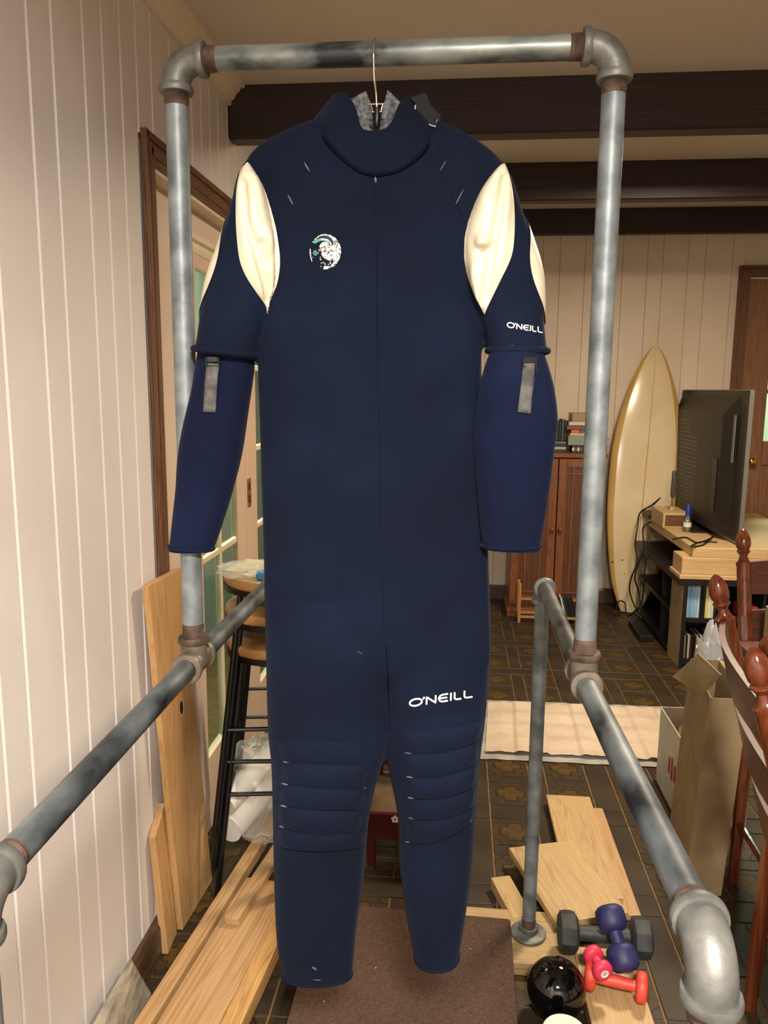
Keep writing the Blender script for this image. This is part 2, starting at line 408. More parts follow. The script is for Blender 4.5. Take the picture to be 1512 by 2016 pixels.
# ---- door_1: french doors set in the brown-trimmed opening of the left wall
trim2 = tag(E('trim_2'), kind='structure')
def architrave(parent, mats, vertical, a, b, other, plane='L'):
    pass
for nm, args, mt in (('jamb_casing', ('z', 1.828, OPA+.002, 0, 2.042), M_trimz), ('jamb_casing', ('z', OPB, OPB+.068, 0, 2.042), M_trimz), ('head_casing', ('y', OPA+.002, OPB, OPT-.002, 2.042), M_trim)):
    k, ya, yb, za, zb = args; mb = MB()
    mb.box(XL, XL+.008, ya, yb, za, zb)
    if k == 'z':
        s = 1 if ya < 2 else -1; o_ = ya if s > 0 else yb
        mb.box(XL+.008, XL+.015, min(o_, o_+s*.017), max(o_, o_+s*.017), za, zb); mb.box(XL+.008, XL+.012, min(o_+s*.03, o_+s*.05), max(o_+s*.03, o_+s*.05), za, zb-.02)
    else:
        mb.box(XL+.008, XL+.015, ya-.06, yb+.06, zb-.017, zb-.0005); mb.box(XL+.008, XL+.012, ya-.03, yb+.03, zb-.05, zb-.03)
    mb.build(nm, mt, trim2, None, .003, 1)
door1 = tag(E('door_1'), kind='structure')
M_stile = noisy('pinkish_door_paint', '#c9af99', '#d3bba5', 2, rough=.4)
MB().box(-.80, -.752, OPA, OPA+.012, 0, OPT).box(-.80, -.752, OPB-.012, OPB, 0, OPT).box(-.80, -.752, OPA+.012, OPB-.012, OPT-.012, OPT).build('frame_lining', M_cream, door1, None)
MB().box(-.815, -.80, OPA, 2.24, 0, OPT).box(-.815, -.80, 2.24, OPB, 1.893, OPT).build('side_panel', M_panel, door1, None)
MB().prism([(-.815, 1.842), (-.79, 1.842), (-.785, 1.855), (-.793, 1.86), (-.793, 1.872), (-.78, 1.877), (-.78, 1.893), (-.815, 1.893)], 2.24, OPB-.012).build('head_moulding', M_cream, door1, .3)
def leaf(ya, yb, sl, sr, parent):
    zs = [.26, .585, .905, 1.215, 1.525, 1.80]
    lf = MB().box(-.815, -.79, ya, ya+sl, 0, 1.842).box(-.815, -.79, yb-sr, yb, 0, 1.842).box(-.8149, -.7901, ya+sl, yb-sr, 0, .25).box(-.8149, -.7901, ya+sl, yb-sr, 1.80, 1.842).build('door_leaf', M_stile, parent, None, .002, 1)
    g0, g1 = ya+sl, yb-sr; mid = (g0+g1)/2
    MB().box(-.812, -.793, mid-.012, mid+.012, .25, 1.80).build('glazing_bar', M_cream, lf, None, .003, 1)
    for z in zs[1:-1]: MB().box(-.811, -.794, g0, g1, z-.011, z+.011).build('glazing_bar', M_cream, lf, None, .003, 1)
    for za, zb in zip(zs, zs[1:]):
        for a, b in ((g0, mid), (mid, g1)):
            MB().box(-.8045, -.8015, a+.001, b-.001, za-.008, zb+.008).build('pane', M_pane, lf, None)
    return lf
l1 = leaf(2.245, 2.79, .05, .11, door1); l2 = leaf(2.795, 3.53, .16, .05, door1)
M_brass = noisy('brass', '#8f6a28', '#c79a45', 30, rough=.3, metal=.9)
lk = MB().box(-.79, -.787, 2.815, 2.86, 1.0, 1.11).build('flush_lock', M_brass, l2, None, .001, 1)
M_black = plain('black_paint', '#0a0a0a', .4)
MB().box(-.787, -.7865, 2.827, 2.848, 1.065, 1.095).box(-.787, -.7865, 2.827, 2.848, 1.015, 1.045).build('lock_slot', M_black, l2, None)

# ---- door_2: brown half-glazed door in the far wall
trim3 = tag(E('trim_3'), kind='structure')
MB().box(1.757, 1.83, YF-.016, YF+.0126, 0, 2.245).box(1.757, 1.775, YF-.026, YF-.016, 0, 2.245).box(1.79, 1.812, YF-.021, YF-.016, 0, 2.225).build('jamb_casing', M_trimz, trim3, None, .003, 1)
MB().box(2.69, 2.763, YF-.016, YF+.0126, 0, 2.245).build('jamb_casing', M_trimz, trim3, None, .003, 1)
MB().box(1.83, 2.69, YF-.016, YF+.0126, 2.172, 2.245).box(1.775, 2.745, YF-.026, YF-.016, 2.228, 2.2449).build('head_casing', wood('brown_trim_wood_across', '#4f331f', '#5f3f27', '#734e31', 'x', .8, .4, .2), trim3, None, .003, 1)
door2 = tag(E('door_2'), kind='structure')
dx0, dx1, dy = 1.832, 2.688, YF+.02
lf2 = MB().box(dx0, 2.005, dy, dy+.04, 0, 2.17).box(2.53, dx1, dy, dy+.04, 0, 2.17).box(2.005, 2.53, dy, dy+.0399, 2.04, 2.17).box(2.005, 2.53, dy, dy+.0399, .97, 1.13).box(2.005, 2.53, dy, dy+.0399, .52, .62).box(2.005, 2.53, dy, dy+.0399, 0, .2).box(2.22, 2.30, dy, dy+.0399, .2, .97).build('door_leaf', M_doorz, door2, None, .004, 1)
for a, b in ((2.005, 2.22), (2.30, 2.53)):
    for z0, z1 in ((.2, .52), (.62, .97)): MB().box(a, b, dy+.012, dy+.03, z0, z1).build('door_panel', M_doorz, lf2, None, .004, 1)
for z in (1.455, 1.765): MB().box(2.005, 2.53, dy+.004, dy+.036, z-.014, z+.014).build('glazing_bar', M_doorz, lf2, None)
MB().box(2.255, 2.28, dy+.005, dy+.035, 1.13, 2.04).build('glazing_bar', M_doorz, lf2, None)
for z0, z1 in ((1.13, 1.455), (1.455, 1.765), (1.765, 2.04)):
    for a, b in ((2.005, 2.2675), (2.2675, 2.53)): MB().box(a, b, dy+.018, dy+.022, z0, z1).build('pane', M_pane, lf2, None)
kn = MB().lathe([(.012, 0), (.028, .003), (.028, .006), (.011, .01), (.010, .03), (.022, .036), (.027, .046), (.026, .056), (.018, .064), (.004, .067)], (1.929, dy, .997), (0, -1, 0), 20).build('door_knob', noisy('polished_brass', '#c89a3a', '#f0cc70', 20, rough=.15, metal=1), lf2, .9)
ps = E('pendant_lamp', 'black dome lamp hanging beyond the half-glazed brown door', 'lamp')
MB().lathe([(.012, .12), (.02, .11), (.10, .07), (.15, 0), (.147, 0), (.098, .062), (.012, .10)], (2.32, 6.1, 1.60), n=24).build('lamp_shade', M_black, ps, .6)
MB().tube([(2.32, 6.1, 1.71), (2.32, 6.1, 2.64)], .004, 6).build('cord', M_black, ps)
rebase(ps)

# ================================================================== PIPE RACK
YR = 1.23; RZ = .984; TZ = 1.942; PR = .0174
XA, XB = -.4445, .2125
YBK, YFR = 1.85, .605
rack = E('pipe_rack', 'galvanised pipe rack with top bar and long side rails carrying the wetsuit', 'clothes rack')
def pipe(name, a, b, mt, ta=True, tb=True):
    a, b = Vector(a), Vector(b); d = (b-a).normalized()
    p = MB().tube([a, b], PR, 28).build(name, mt, rack, .5)
    for on, q, s in ((ta, a, 1), (tb, b, -1)):
        if on:
            mb = MB(); k = 7
            prof = []
            for i in range(k): prof += [(PR+.0012, i*.003), (PR+.0003, i*.003+.0015)]
            mb.lathe(prof+[(PR+.0004, .024), (PR-.002, .025)], q, d*s, 28); mb.build('thread', M_rust, p, .9)
    return p
def ringband(mb, c, ax, r=.0262, h=.013):
    mb.lathe([(r-.005, -h/2), (r-.001, -h/2+.001), (r, -h/2+.004), (r, h/2-.004), (r-.001, h/2-.001), (r-.005, h/2)], c, ax, 28)
def elbow(corner, da, db, mt=M_cast, R=.036, r=.0218):
    c, da, db = Vector(corner), Vector(da), Vector(db); o = c+da*R+db*R
    pts = [c+da*(R+.008)]+[o-db*R*math.cos(t)-da*R*math.sin(t) for t in [PI/2*i/10 for i in range(11)]]+[c+db*(R+.008)]
    e = MB().tube(pts, r, 28).build('elbow', mt, rack, .9)
    for d in (da, db):
        mb = MB(); ringband(mb, c+d*(R+.006), d); mb.build('bead', mt, e, .6)
    return e
def tee(c, run, br, mt):
    c, run, br = Vector(c), Vector(run), Vector(br)
    mb = MB().tube([c-run*.036, c+run*.036], .0222, 28); mb.tube([c, c+br*.038], .0222, 28)
    e = mb.build('tee', mt, rack, .6)
    for q, d, m in ((c-run*.036, run, mt), (c+run*.036, run, mt), (c+br*.04, br, M_rust)):
        b = MB(); ringband(b, q, d); b.build('bead', m, e, .6)
    return e
pipe('top_bar', (XA+.042, YR, TZ), (XB-.042, YR, TZ), M_galvx)
elbow((XA, YR, TZ), (1, 0, 0), (0, 0, -1)); elbow((XB, YR, TZ), (-1, 0, 0), (0, 0, -1))
for x in (XA, XB):
    pipe('upright', (x, YR, TZ-.042), (x, YR, RZ+.044), M_galv)
    tee((x, YR, RZ), (0, 1, 0), (0, 0, 1), M_bronze)
    xf = x+(.012 if x > 0 else .008)
    pipe('side_rail', (x, YR+.04, RZ), (x, YBK-.04, RZ), M_galvd, False, False)
    pipe('side_rail', (x, YR-.04, RZ), (xf, YFR+.042, RZ), M_galvd, False, True)
    elbow((x, YBK, RZ), (0, -1, 0), (0, 0, -1), M_galv); elbow((xf, YFR, RZ), (0, 1, 0), (0, 0, -1), M_cast)
    pipe('rear_leg', (x, YBK, RZ-.042), (x, YBK, .062), M_galv, False, True)
    pipe('front_leg', (xf, YFR, RZ-.042), (xf, YFR, .016), M_galv, True, True)
    for (fx_, fy, fz) in ((x, YBK, .0385), (xf, YFR, 0)):
        MB().lathe([(.046, 0), (.046, .006), (.044, .008), (.030, .010), (.0245, .013), (.0245, .024), (.022, .026), (.018, .026)], (fx_, fy, fz), n=28).build('floor_flange', M_cast, rack, .6)
rebase(rack)

# ================================================================== WETSUIT
def neoprene(name, c1, c2, c3):
    m = noisy(name, c1, c3, 5, rough=.9, bump=.3, bscale=420, lo=.3, hi=.72, detail=6, spec=.12, mid=c2)
    b = m.node_tree.nodes['Principled BSDF']
    b.inputs['Sheen Weight'].default_value = .035; b.inputs['Sheen Roughness'].default_value = .45; b.inputs['Sheen Tint'].default_value = (.55, .65, .95, 1)
    return m
M_navy = neoprene('navy_neoprene', '#090f1e', '#0b1324', '#10192e')
M_navy2 = neoprene('blue_navy_neoprene', '#0a1024', '#0c132b', '#111933')
M_seam = plain('dark_seam_thread', '#080d1b', .95, 0, .05)
M_white = noisy('cream_rubber', '#d2c9ae', '#dad2ba', 9, rough=.42, bump=.08, bscale=20)
M_print = noisy('white_print', '#e9e3d2', '#f2ecdc', 20, rough=.5)
M_scuff = noisy('grey_scuff', '#3c4660', '#6a7084', 60, rough=.8)
M_grey = noisy('grey_foam_lining', '#3f4144', '#7d7f80', 160, rough=.9, bump=.4, bscale=260)
M_blackfab = noisy('black_velcro', '#0b0b0c', '#161618', 200, rough=.9, bump=.4)
suit = E('wetsuit', 'navy blue long wetsuit with cream sleeve panels and white lettering hanging from the pipe rack', 'wetsuit')
def sup(q, p):
    c, s_ = math.cos(q), math.sin(q)
    return math.copysign(abs(c)**(2/p), c), math.copysign(abs(s_)**(2/p), s_)
def loft_px(Lp, Rp, dep, Y, n=28, p=2.4, seg=36):
    """tube between two traced edges standing at depth Y; dep(t) half thickness"""
    Ls = spline([(a, b, 0) for a, b in Lp], n); Rs = spline([(a, b, 0) for a, b in Rp], n); R = []
    for i in range(n+1):
        t = i/n; yy = Y(t) if callable(Y) else Y
        A = atY(Ls[i].x, Ls[i].y, yy); B = atY(Rs[i].x, Rs[i].y, yy); c = (A+B)/2; h = (B-A)/2; d = dep(t)
        R.append([c+h*sup(q, p)[0]+Vector((0, d, 0))*sup(q, p)[1] for q in [2*PI*k/seg for k in range(seg)]])
    return R
def table(tab): return lambda t: smooth_tab(tab, t)
tl = [(238, 622), (262, 562), (290, 512), (318, 487), (345, 487), (400, 500), (480, 522), (560, 528), (620, 524), (700, 511), (800, 512), (900, 515), (1000, 518), (1100, 521), (1200, 523), (1300, 526), (1350, 540)]
tr = [(238, 858), (262, 912), (290, 957), (318, 987), (345, 988), (400, 970), (480, 945), (560, 940), (620, 948), (700, 948), (800, 950), (900, 954), (1000, 958), (1100, 962), (1200, 965), (1300, 965), (1350, 950)]
tys = [238+(1350-238)*i/60 for i in range(61)]
td = table([(238, .035), (262, .043), (318, .05), (400, .056), (520, .06), (700, .062), (900, .058), (1100, .058), (1250, .056), (1310, .045), (1350, .015)])
torso = []
for y in tys:
    A = atY(smooth_tab(tl, y), y, YR); B = atY(smooth_tab(tr, y), y, YR); c = (A+B)/2; h = (B-A)/2; d = td(y)
    torso.append([c+h*sup(q, 2.5)[0]+Vector((0, d, 0))*sup(q, 2.5)[1] for q in [2*PI*k/56 for k in range(56)]])
lsO = [(492, 316), (472, 350), (459, 410), (436, 480), (413, 545), (402, 600), (394, 650), (386, 694)]
lsI = [(512, 322), (538, 400), (551, 470), (553, 530), (547, 580), (534, 620), (522, 660), (506, 709)]
rsO = [(984, 316), (1008, 352), (1026, 410), (1050, 475), (1067, 535), (1071, 590), (1071, 640), (1078, 702)]
rsI = [(962, 322), (935, 400), (917, 460), (913, 520), (922, 570), (938, 612), (954, 655), (962, 697)]
sd = table([(0, .022), (.2, .046), (.5, .056), (.75, .052), (1, .05)])
shl = loft_px(lsO, lsI, sd, YR-.008, 30); shr = loft_px(rsI, rsO, sd, YR-.012, 30)
ys = [1180+(1916-1180)*i/50 for i in range(51)]
def leg(L, Rt, dp, off, y1):
    out = []
    for i in range(51):
        y = 1180+(y1-1180)*i/50; yy = YR+off((y-1180)/(y1-1180))
        A = atY(smooth_tab(L, y), y, yy); B = atY(smooth_tab(Rt, y), y, yy); c = (A+B)/2; h = (B-A)/2; d = dp(y)
        out.append([c+h*sup(q, 2.2)[0]+Vector((0, d, 0))*sup(q, 2.2)[1] for q in [2*PI*k/40 for k in range(40)]])
    return out
legl = leg([(1180, 524), (1300, 526), (1400, 529), (1450, 531), (1500, 536), (1600, 539), (1700, 540), (1800, 543), (1860, 547), (1925, 556)],
           [(1180, 748), (1300, 757), (1400, 761), (1470, 762), (1515, 750), (1564, 735), (1624, 725), (1688, 720), (1749, 713), (1827, 702), (1880, 697), (1925, 692)],
           table([(1180, .055), (1300, .07), (1450, .068), (1600, .06), (1750, .05), (1870, .04), (1925, .026)]), lambda t: -.005, 1922)
legr = leg([(1180, 748), (1300, 756), (1400, 760), (1470, 760), (1500, 763), (1560, 776), (1614, 784), (1691, 786), (1749, 793), (1827, 805), (1890, 818)],
           [(1180, 965), (1300, 965), (1380, 959), (1420, 955), (1500, 945), (1600, 937), (1700, 930), (1800, 917), (1850, 909), (1890, 902)],
           table([(1180, .055), (1300, .068), (1450, .066), (1600, .058), (1750, .05), (1890, .038)]), lambda t: .01+.035*t, 1886)
sb = MB()
for R in (torso, shl, shr, legl, legr): sb.rings(R)
tmp = sb.build('tmp_suit', M_navy, None, None)
md = tmp.modifiers.new('r', 'REMESH'); md.mode = 'VOXEL'; md.voxel_size = .0042
ms = tmp.modifiers.new('s', 'SMOOTH'); ms.factor = .5; ms.iterations = 7
dg = bpy.context.evaluated_depsgraph_get(); dg.update()
bme = bpy.data.meshes.new_from_object(tmp.evaluated_get(dg)); bme.name = 'suit_body'
bpy.data.objects.remove(tmp)
# hollows and soft folds in the hanging cloth
def folds(me):
    for v in me.vertices:
        d = v.co-CAM; z = d.dot(FW); px = 756+FPX*d.dot(RT)/z; py = 1008-FPX*d.dot(UP)/z
        if v.co.y > YR: continue
        k = 0
        k += .004*math.exp(-((px-740)/70)**2)*math.exp(-((py-400)/60)**2)          # hollow below the collar
        k += .006*math.exp(-((px-745)/18)**2)*max(0, min(1, (py-1120)/150))*(1 if py < 1420 else 0)  # groove between the legs
        k += .0015*math.sin(px*.021+py*.011)*math.sin(py*.017)
        k += .003*math.exp(-((py-700-(px-740)*.1)/60)**2)*math.sin(px*.02)
        k += .006*math.exp(-((px-722)/22)**2)*math.exp(-((py-1450)/45)**2)
        k += .003*math.exp(-((py-1412+(px-860)*.12)/14)**2)*(1 if px > 775 else 0)
        v.co.y += k
folds(bme)
for f in bme.polygons: f.use_smooth = True
bme.materials.clear()
body = O('body', bme, M_navy, suit)
def bvh(o): return BVHTree.FromPolygons([v.co.copy() for v in o.data.vertices], [tuple(p.vertices) for p in o.data.polygons])
BODY = bvh(body)
def hit(px, py, tree, off):
    d = ray(px, py).normalized(); loc, nr, _, _ = tree.ray_cast(CAM, d)
    if loc is None:
        loc, nr, _, _ = tree.find_nearest(atY(px, py, YR-.02))
    if nr.dot(d) > 0: nr = -nr
    return loc+nr*off
# forearms
def forearm(O_, I_, dep, Y, right=False):
    R = loft_px(I_, O_, dep, Y, 34, 2.2, 40) if right else loft_px(O_, I_, dep, Y, 34, 2.2, 40)
    o = MB().rings(R).build('forearm', M_navy2, suit, 1.2); return o, R
fal, ral = forearm([(394, 680), (387, 720), (379, 770), (362, 840), (352, 900), (348, 960), (341, 1022), (334, 1083)], [(500, 690), (499, 730), (489, 800), (476, 890), (459, 960), (441, 1020), (427, 1062), (418, 1084)], table([(0, .034), (.2, .04), (.5, .038), (1, .026)]), YR-.004)
far_, rar = forearm([(1066, 684), (1080, 722), (1092, 770), (1098, 830), (1092, 880), (1085, 940), (1074, 1015), (1062, 1083)], [(968, 684), (954, 722), (940, 778), (932, 850), (934, 915), (939, 980), (945, 1040), (950, 1078)], table([(0, .034), (.25, .044), (.5, .044), (1, .03)]), YR-.03, True)
TL, TR = bvh(fal), bvh(far_)
# sleeve hems (rolled cuffs) and wrist hems
for R, k, rr, mt in ((shl, 29, .0052, M_navy), (shr, 29, .0052, M_navy), (ral, 33, .003, M_navy2), (rar, 33, .003, M_navy2)):
    c = sum(R[k], Vector())/len(R[k]); MB().tube([c+(p-c)*(1.01) for p in R[k]], rr, 10, loop=True).build('cuff_hem', mt, suit, 1.2)
for R in (legl, legr):
    c = sum(R[50], Vector())/len(R[50]); MB().tube([c+(p-c)*.985+Vector((0, 0, .004)) for p in R[50]], .004, 8, loop=True).build('ankle_hem', M_navy, suit, 1.2)
def patch(name, tree, fn, nu, nv, offs, mt, skirt=True):
    """surface piece over a traced outline: fn(u,v) gives photo pixels, offs(u,v,px,py) the height over the cloth"""
    v = []; f = []
    for j in range(nv+1):
        for i in range(nu+1):
            px, py = fn(i/nu, j/nv); v.append(hit(px, py, tree, offs(i/nu, j/nv, px, py)))
    for j in range(nv):
        for i in range(nu): a = j*(nu+1)+i; f.append((a, a+1, a+nu+2, a+nu+1))
    mb = MB(); mb.add(v, f); return mb.build(name, mt, suit, 1.5)
def seg_d(px, py, pl):
    best = 1e9
    for (ax, ay), (bx_, by_) in zip(pl, pl[1:]):
        t = max(0, min(1, ((px-ax)*(bx_-ax)+(py-ay)*(by_-ay))/((bx_-ax)**2+(by_-ay)**2)))
        best = min(best, math.hypot(px-ax-t*(bx_-ax), py-ay-t*(by_-ay)))
    return best
def white_panel(Ltab, Rtab, y0, y1, creases, bulges):
    def fn(u, v):
        y = lerp(y0, y1, v); return lerp(smooth_tab(Ltab, y), smooth_tab(Rtab, y), u), y
    def off(u, v, px, py):
        e = min(u, 1-u)*3; e = min(1, e)*min(1, min(v, 1-v)*10)
        k = .0012+.011*e
        for pl, dp, sg in creases: k -= e*dp*math.exp(-(seg_d(px, py, pl)/sg)**2)
        for bx_, by_, r1, r2, dp in bulges: k += e*dp*math.exp(-((px-bx_)/r1)**2-((py-by_)/r2)**2)
        return max(k, .0008)
    return patch('cream_panel', BODY, fn, 26, 70, off, M_white)
p = white_panel([(320, 487), (335, 475), (370, 467), (420, 465), (470, 467), (515, 473), (545, 485), (575, 504), (600, 521), (618, 527)],
            [(320, 488), (335, 499), (370, 519), (430, 539), (480, 549), (520, 552), (560, 546), (590, 533), (604, 528), (618, 527.5)], 320.5, 617.5,
            [([(480, 365), (488, 440), (505, 500), (520, 560), (524, 590)], .015, 7), ([(512, 480), (522, 520)], .012, 6)], [(500, 420, 14, 50, .006), (522, 476, 12, 22, .008), (480, 490, 9, 60, .005), (512, 345, 12, 30, .004)])
tag(p, 'cream rubber panel on the shoulder left of the chest emblem')
p = white_panel([(320, 991), (335, 976), (370, 951), (410, 932), (450, 919), (490, 914), (530, 918), (570, 931), (603, 948), (618, 954)],
            [(320, 992.5), (350, 1003), (390, 1010), (430, 1012.5), (480, 1011), (510, 1005), (555, 984), (595, 965), (618, 955)], 320.5, 618,
            [([(992, 355), (983, 420), (972, 480), (965, 540), (960, 590)], .015, 7), ([(952, 495), (968, 492)], .014, 5), ([(935, 470), (950, 520)], .002, 6)], [(960, 480, 13, 16, .013), (994, 440, 8, 60, .007), (940, 540, 10, 30, .006), (955, 400, 14, 30, .004)])
tag(p, 'cream rubber panel on the shoulder beside the right upright')
# outer cream panels wrapping the back of each sleeve
def outer_panel(R, side, t0, t1, amax, aback):
    v = []; f = []; nu, nv = 12, 40
    for j in range(nv+1):
        t = lerp(t0, t1, j/nv); k = t*30; i = min(int(k), 29); u = k-i
        ring_ = [lerp(a, b, u) for a, b in zip(R[i], R[i+1])]; c = sum(ring_, Vector())/len(ring_)
        w_ = math.sin(PI*(j/nv))**.8
        for q in range(nu+1):
            an = lerp(amax*w_, -aback*w_, q/nu)
            d = Vector((side*math.cos(an), -math.sin(an), 0))
            loc, nr, _, _ = BODY.ray_cast(c+d*.25, -d)
            if loc is None: loc = c+d*.05
            v.append(loc+d*.0022)
    for j in range(nv):
        for q in range(nu): a = j*(nu+1)+q; f.append((a, a+1, a+nu+2, a+nu+1))
    mb = MB(); mb.add(v, f); return mb.build('cream_panel', M_white, suit, 1.5)
outer_panel(shl, -1, .2, .80, .93, 1.2); outer_panel(shr, 1, .26, .84, .92, 1.2)
# stroke lettering and marks laid on the cloth
def stroke_mb(mb, tree, pts, wd, off, closed=False, fn=None, dens=3):
    pts = list(pts)
    if closed: pts = pts+[pts[0]]
    fine = []
    for a, b in zip(pts, pts[1:]):
        n = max(1, int(math.hypot(b[0]-a[0], b[1]-a[1])/dens))
        for i in range(n): fine.append((lerp(a[0], b[0], i/n), lerp(a[1], b[1], i/n)))
    fine.append(pts[-1]); m = len(fine); v = []; f = []
    for i, (x, y) in enumerate(fine):
        if closed: a = fine[i-1] if i else fine[-2]; b = fine[(i+1)] if i < m-1 else fine[1]
        else: a = fine[max(i-1, 0)]; b = fine[min(i+1, m-1)]
        dx, dy = b[0]-a[0], b[1]-a[1]; l = math.hypot(dx, dy) or 1; nx, ny = -dy/l, dx/l
        w_ = wd(i/(m-1)) if callable(wd) else wd
        for s in (-1, 1): v.append(hit(x+s*nx*w_/2, y+s*ny*w_/2, tree, off))
    for i in range(m-1): f.append((2*i, 2*i+1, 2*i+3, 2*i+2))
    mb.add(v, f)
def word(org, ex, ey, wd, tree, off=.0012):
    G = [([(.7+.62*math.cos(a), .5+.43*math.sin(a)) for a in [2*PI*k/28 for k in range(28)]], True),
         ([(1.56, 1.02), (1.50, .86), (1.42, .74)], False), ([(1.80, 0), (1.80, .94), (2.72, .06), (2.72, 1.0)], False),
         ([(3.98, .93), (3.45, .93), (3.2, .84), (3.08, .66), (3.05, .5), (3.08, .34), (3.2, .16), (3.45, .07), (3.98, .07)], False), ([(3.1, .5), (3.9, .5)], False),
         ([(4.28, 0), (4.28, 1.0)], False), ([(4.66, 1.0), (4.66, .3), (4.72, .14), (4.9, .06), (5.35, .05)], False), ([(5.66, 1.0), (5.66, .3), (5.72, .14), (5.9, .06), (6.5, .05)], False)]
    mb = MB()
    for pts, cl_ in G:
        P = [(org[0]+ex[0]*x/6.5+ey[0]*y, org[1]+ex[1]*x/6.5+ey[1]*y) for x, y in pts]
        stroke_mb(mb, tree, P, wd, off, cl_, dens=2)
    return mb.build('lettering', M_print, suit, 1.5)
tag(word((805.5, 1392), (124, -20), (.5, -15.5), 3.3, BODY), "white O'NEILL lettering above the knee")
tag(word((998, 644.5), (69, 11), (.3, -11), 2.1, BODY), "white O'NEILL lettering on the sleeve")
def marks(name, mt, lst, tree=None, off=.0009):
    mb = MB()
    for pts, wd in lst: stroke_mb(mb, tree or BODY, pts, (lambda t, w_=wd: w_*(.35+.65*math.sin(PI*min(max(t, .02), .98)))), off)
    return tag(mb.build(name, mt, suit, 1.5), kind='stuff')
mb = MB(); stroke_mb(mb, BODY, [(739, 350), (742, 600), (747, 900), (751, 1080), (756, 1235)], .9, .0006, dens=8); mb.build('centre_seam', M_seam, suit, 1.5)
mb = MB(); stroke_mb(mb, BODY, [(862, 280), (872, 345), (892, 390), (916, 440)], .8, .0006, dens=6); mb.build('raglan_seam', M_seam, suit, 1.5)
mb = MB(); stroke_mb(mb, BODY, [(760, 1270), (765, 1350), (766, 1440)], 2, .0008, dens=6); mb.build('inseam', M_seam, suit, 1.5)
marks('scuff_mark', M_scuff, [([(599, 320), (610, 338)], 2.5), ([(567, 383), (577, 403)], 2.2), ([(877, 318), (866, 337)], 2.2), ([(913, 372), (897, 402)], 2), ([(739, 348), (740, 360)], 4),
      ([(694, 312), (697, 320)], 4), ([(416, 686), (425, 687)], 2), ([(615, 1903), (624, 1909)], 5), ([(703, 1282), (713, 1287)], 1), ([(980, 683), (1012, 680)], 1.4), ([(1037, 687), (1046, 689)], 2), ([(616, 1928), (632, 1929)], 2)])
# chest emblem: worn roundel with wave stripes
def poly(mb, pts, off):
    P = [(590+x/13.745, 440+y/13.745) for x, y in pts]
    mb.add([hit(x, y, BODY, off) for x, y in P], [tuple(range(len(P)))])
emb = MB()
poly(emb, [(690, 290), (820, 310), (950, 380), (1060, 510), (1115, 650), (1125, 780), (1095, 920), (1030, 1060), (960, 1140), (870, 1190), (845, 1130), (930, 1050), (900, 990), (860, 1010), (780, 1000), (700, 960), (620, 910), (590, 830), (610, 760), (565, 700), (530, 620), (600, 520), (700, 490), (770, 540), (810, 610), (850, 620), (900, 590), (915, 500), (870, 410), (790, 350), (700, 325)], .001)
poly(emb, [(345, 512), (430, 400), (560, 310), (690, 290), (690, 318), (570, 340), (460, 412), (372, 520)], .001)
poly(emb, [(690, 398), (780, 440), (850, 520), (880, 580), (840, 605), (800, 500), (740, 440)], .0012)
poly(emb, [(278, 690), (303, 690), (312, 800), (327, 930), (347, 1030), (325, 1030), (298, 920), (276, 800)], .001)
poly(emb, [(650, 1170), (700, 1140), (760, 1160), (820, 1140), (842, 1190), (800, 1215), (720, 1248), (650, 1240)], .001)
for x, y, r in ((600, 1080, 26), (650, 1050, 24), (690, 1100, 22), (840, 1060, 34), (575, 1165, 14), (610, 1230, 14), (370, 920, 16), (570, 970, 24), (560, 920, 16), (780, 1110, 20), (450, 860, 18)):
    poly(emb, [(x+r*math.cos(a)*random.uniform(.6, 1.2), y+r*math.sin(a)*random.uniform(.6, 1.2)) for a in [2*PI*k/7 for k in range(7)]], .001)
M_worn = noisy('worn_cream_print', '#3a4050', '#ddd7c4', 380, rough=.6, detail=4, lo=.43, hi=.5)
eo = tag(emb.build('emblem', M_worn, suit, None), 'round worn cream wave emblem')
for c, pts, of in (('#3f8a72', [(362, 520), (440, 440), (560, 402), (580, 402), (580, 470), (500, 510), (420, 552)], .0013), ('#7fa6cf', [(580, 402), (660, 395), (740, 440), (790, 520), (800, 590), (762, 520), (700, 470), (580, 470)], .0013),
           ('#2f6f63', [(350, 790), (420, 710), (470, 760), (530, 800), (510, 840), (440, 830), (400, 880)], .0013), ('#8a5a3c', [(500, 700), (560, 690), (600, 730), (570, 775), (510, 750)], .0015), ('#10182c', [(620, 330), (740, 345), (850, 420), (890, 540), (872, 580), (830, 450), (740, 385), (640, 365), (540, 380), (470, 420), (520, 370)], .0015)):
    mb = MB(); poly(mb, pts, of); mb.build('emblem_stripe', plain('emblem_'+c[1:], c, .5), eo, None)
# quilted knee pads
def knee(lines, label):
    nb = len(lines)-1
    def fn(u, v):
        k = v*nb; i = min(int(k), nb-1); t = k-i
        def pt(L):
            a, b, c = L
            return ((1-u)**2*a[0]+2*u*(1-u)*(2*b[0]-.5*(a[0]+c[0]))+u*u*c[0], (1-u)**2*a[1]+2*u*(1-u)*(2*b[1]-.5*(a[1]+c[1]))+u*u*c[1])
        A, B = pt(lines[i]), pt(lines[i+1]); return lerp(A[0], B[0], t), lerp(A[1], B[1], t)
    def off(u, v, px, py):
        t = (v*nb) % 1 if v < 1 else 1
        e = min(1, min(u, 1-u)*9)
        return .0006+e*(.0008+.0088*abs(math.sin(PI*t))**.5)
    o = patch('knee_pad', BODY, fn, 22, nb*9, off, M_navy); return tag(o, label)
KL = [((543, 1452), (633, 1457), (727, 1461)), ((556, 1498), (640, 1504), (723, 1505)), ((553, 1541), (638, 1551), (721, 1552)), ((550, 1584), (632, 1594), (717, 1592)), ((548, 1625), (625, 1641), (711, 1634)), ((546, 1667), (630, 1675), (720, 1666))]
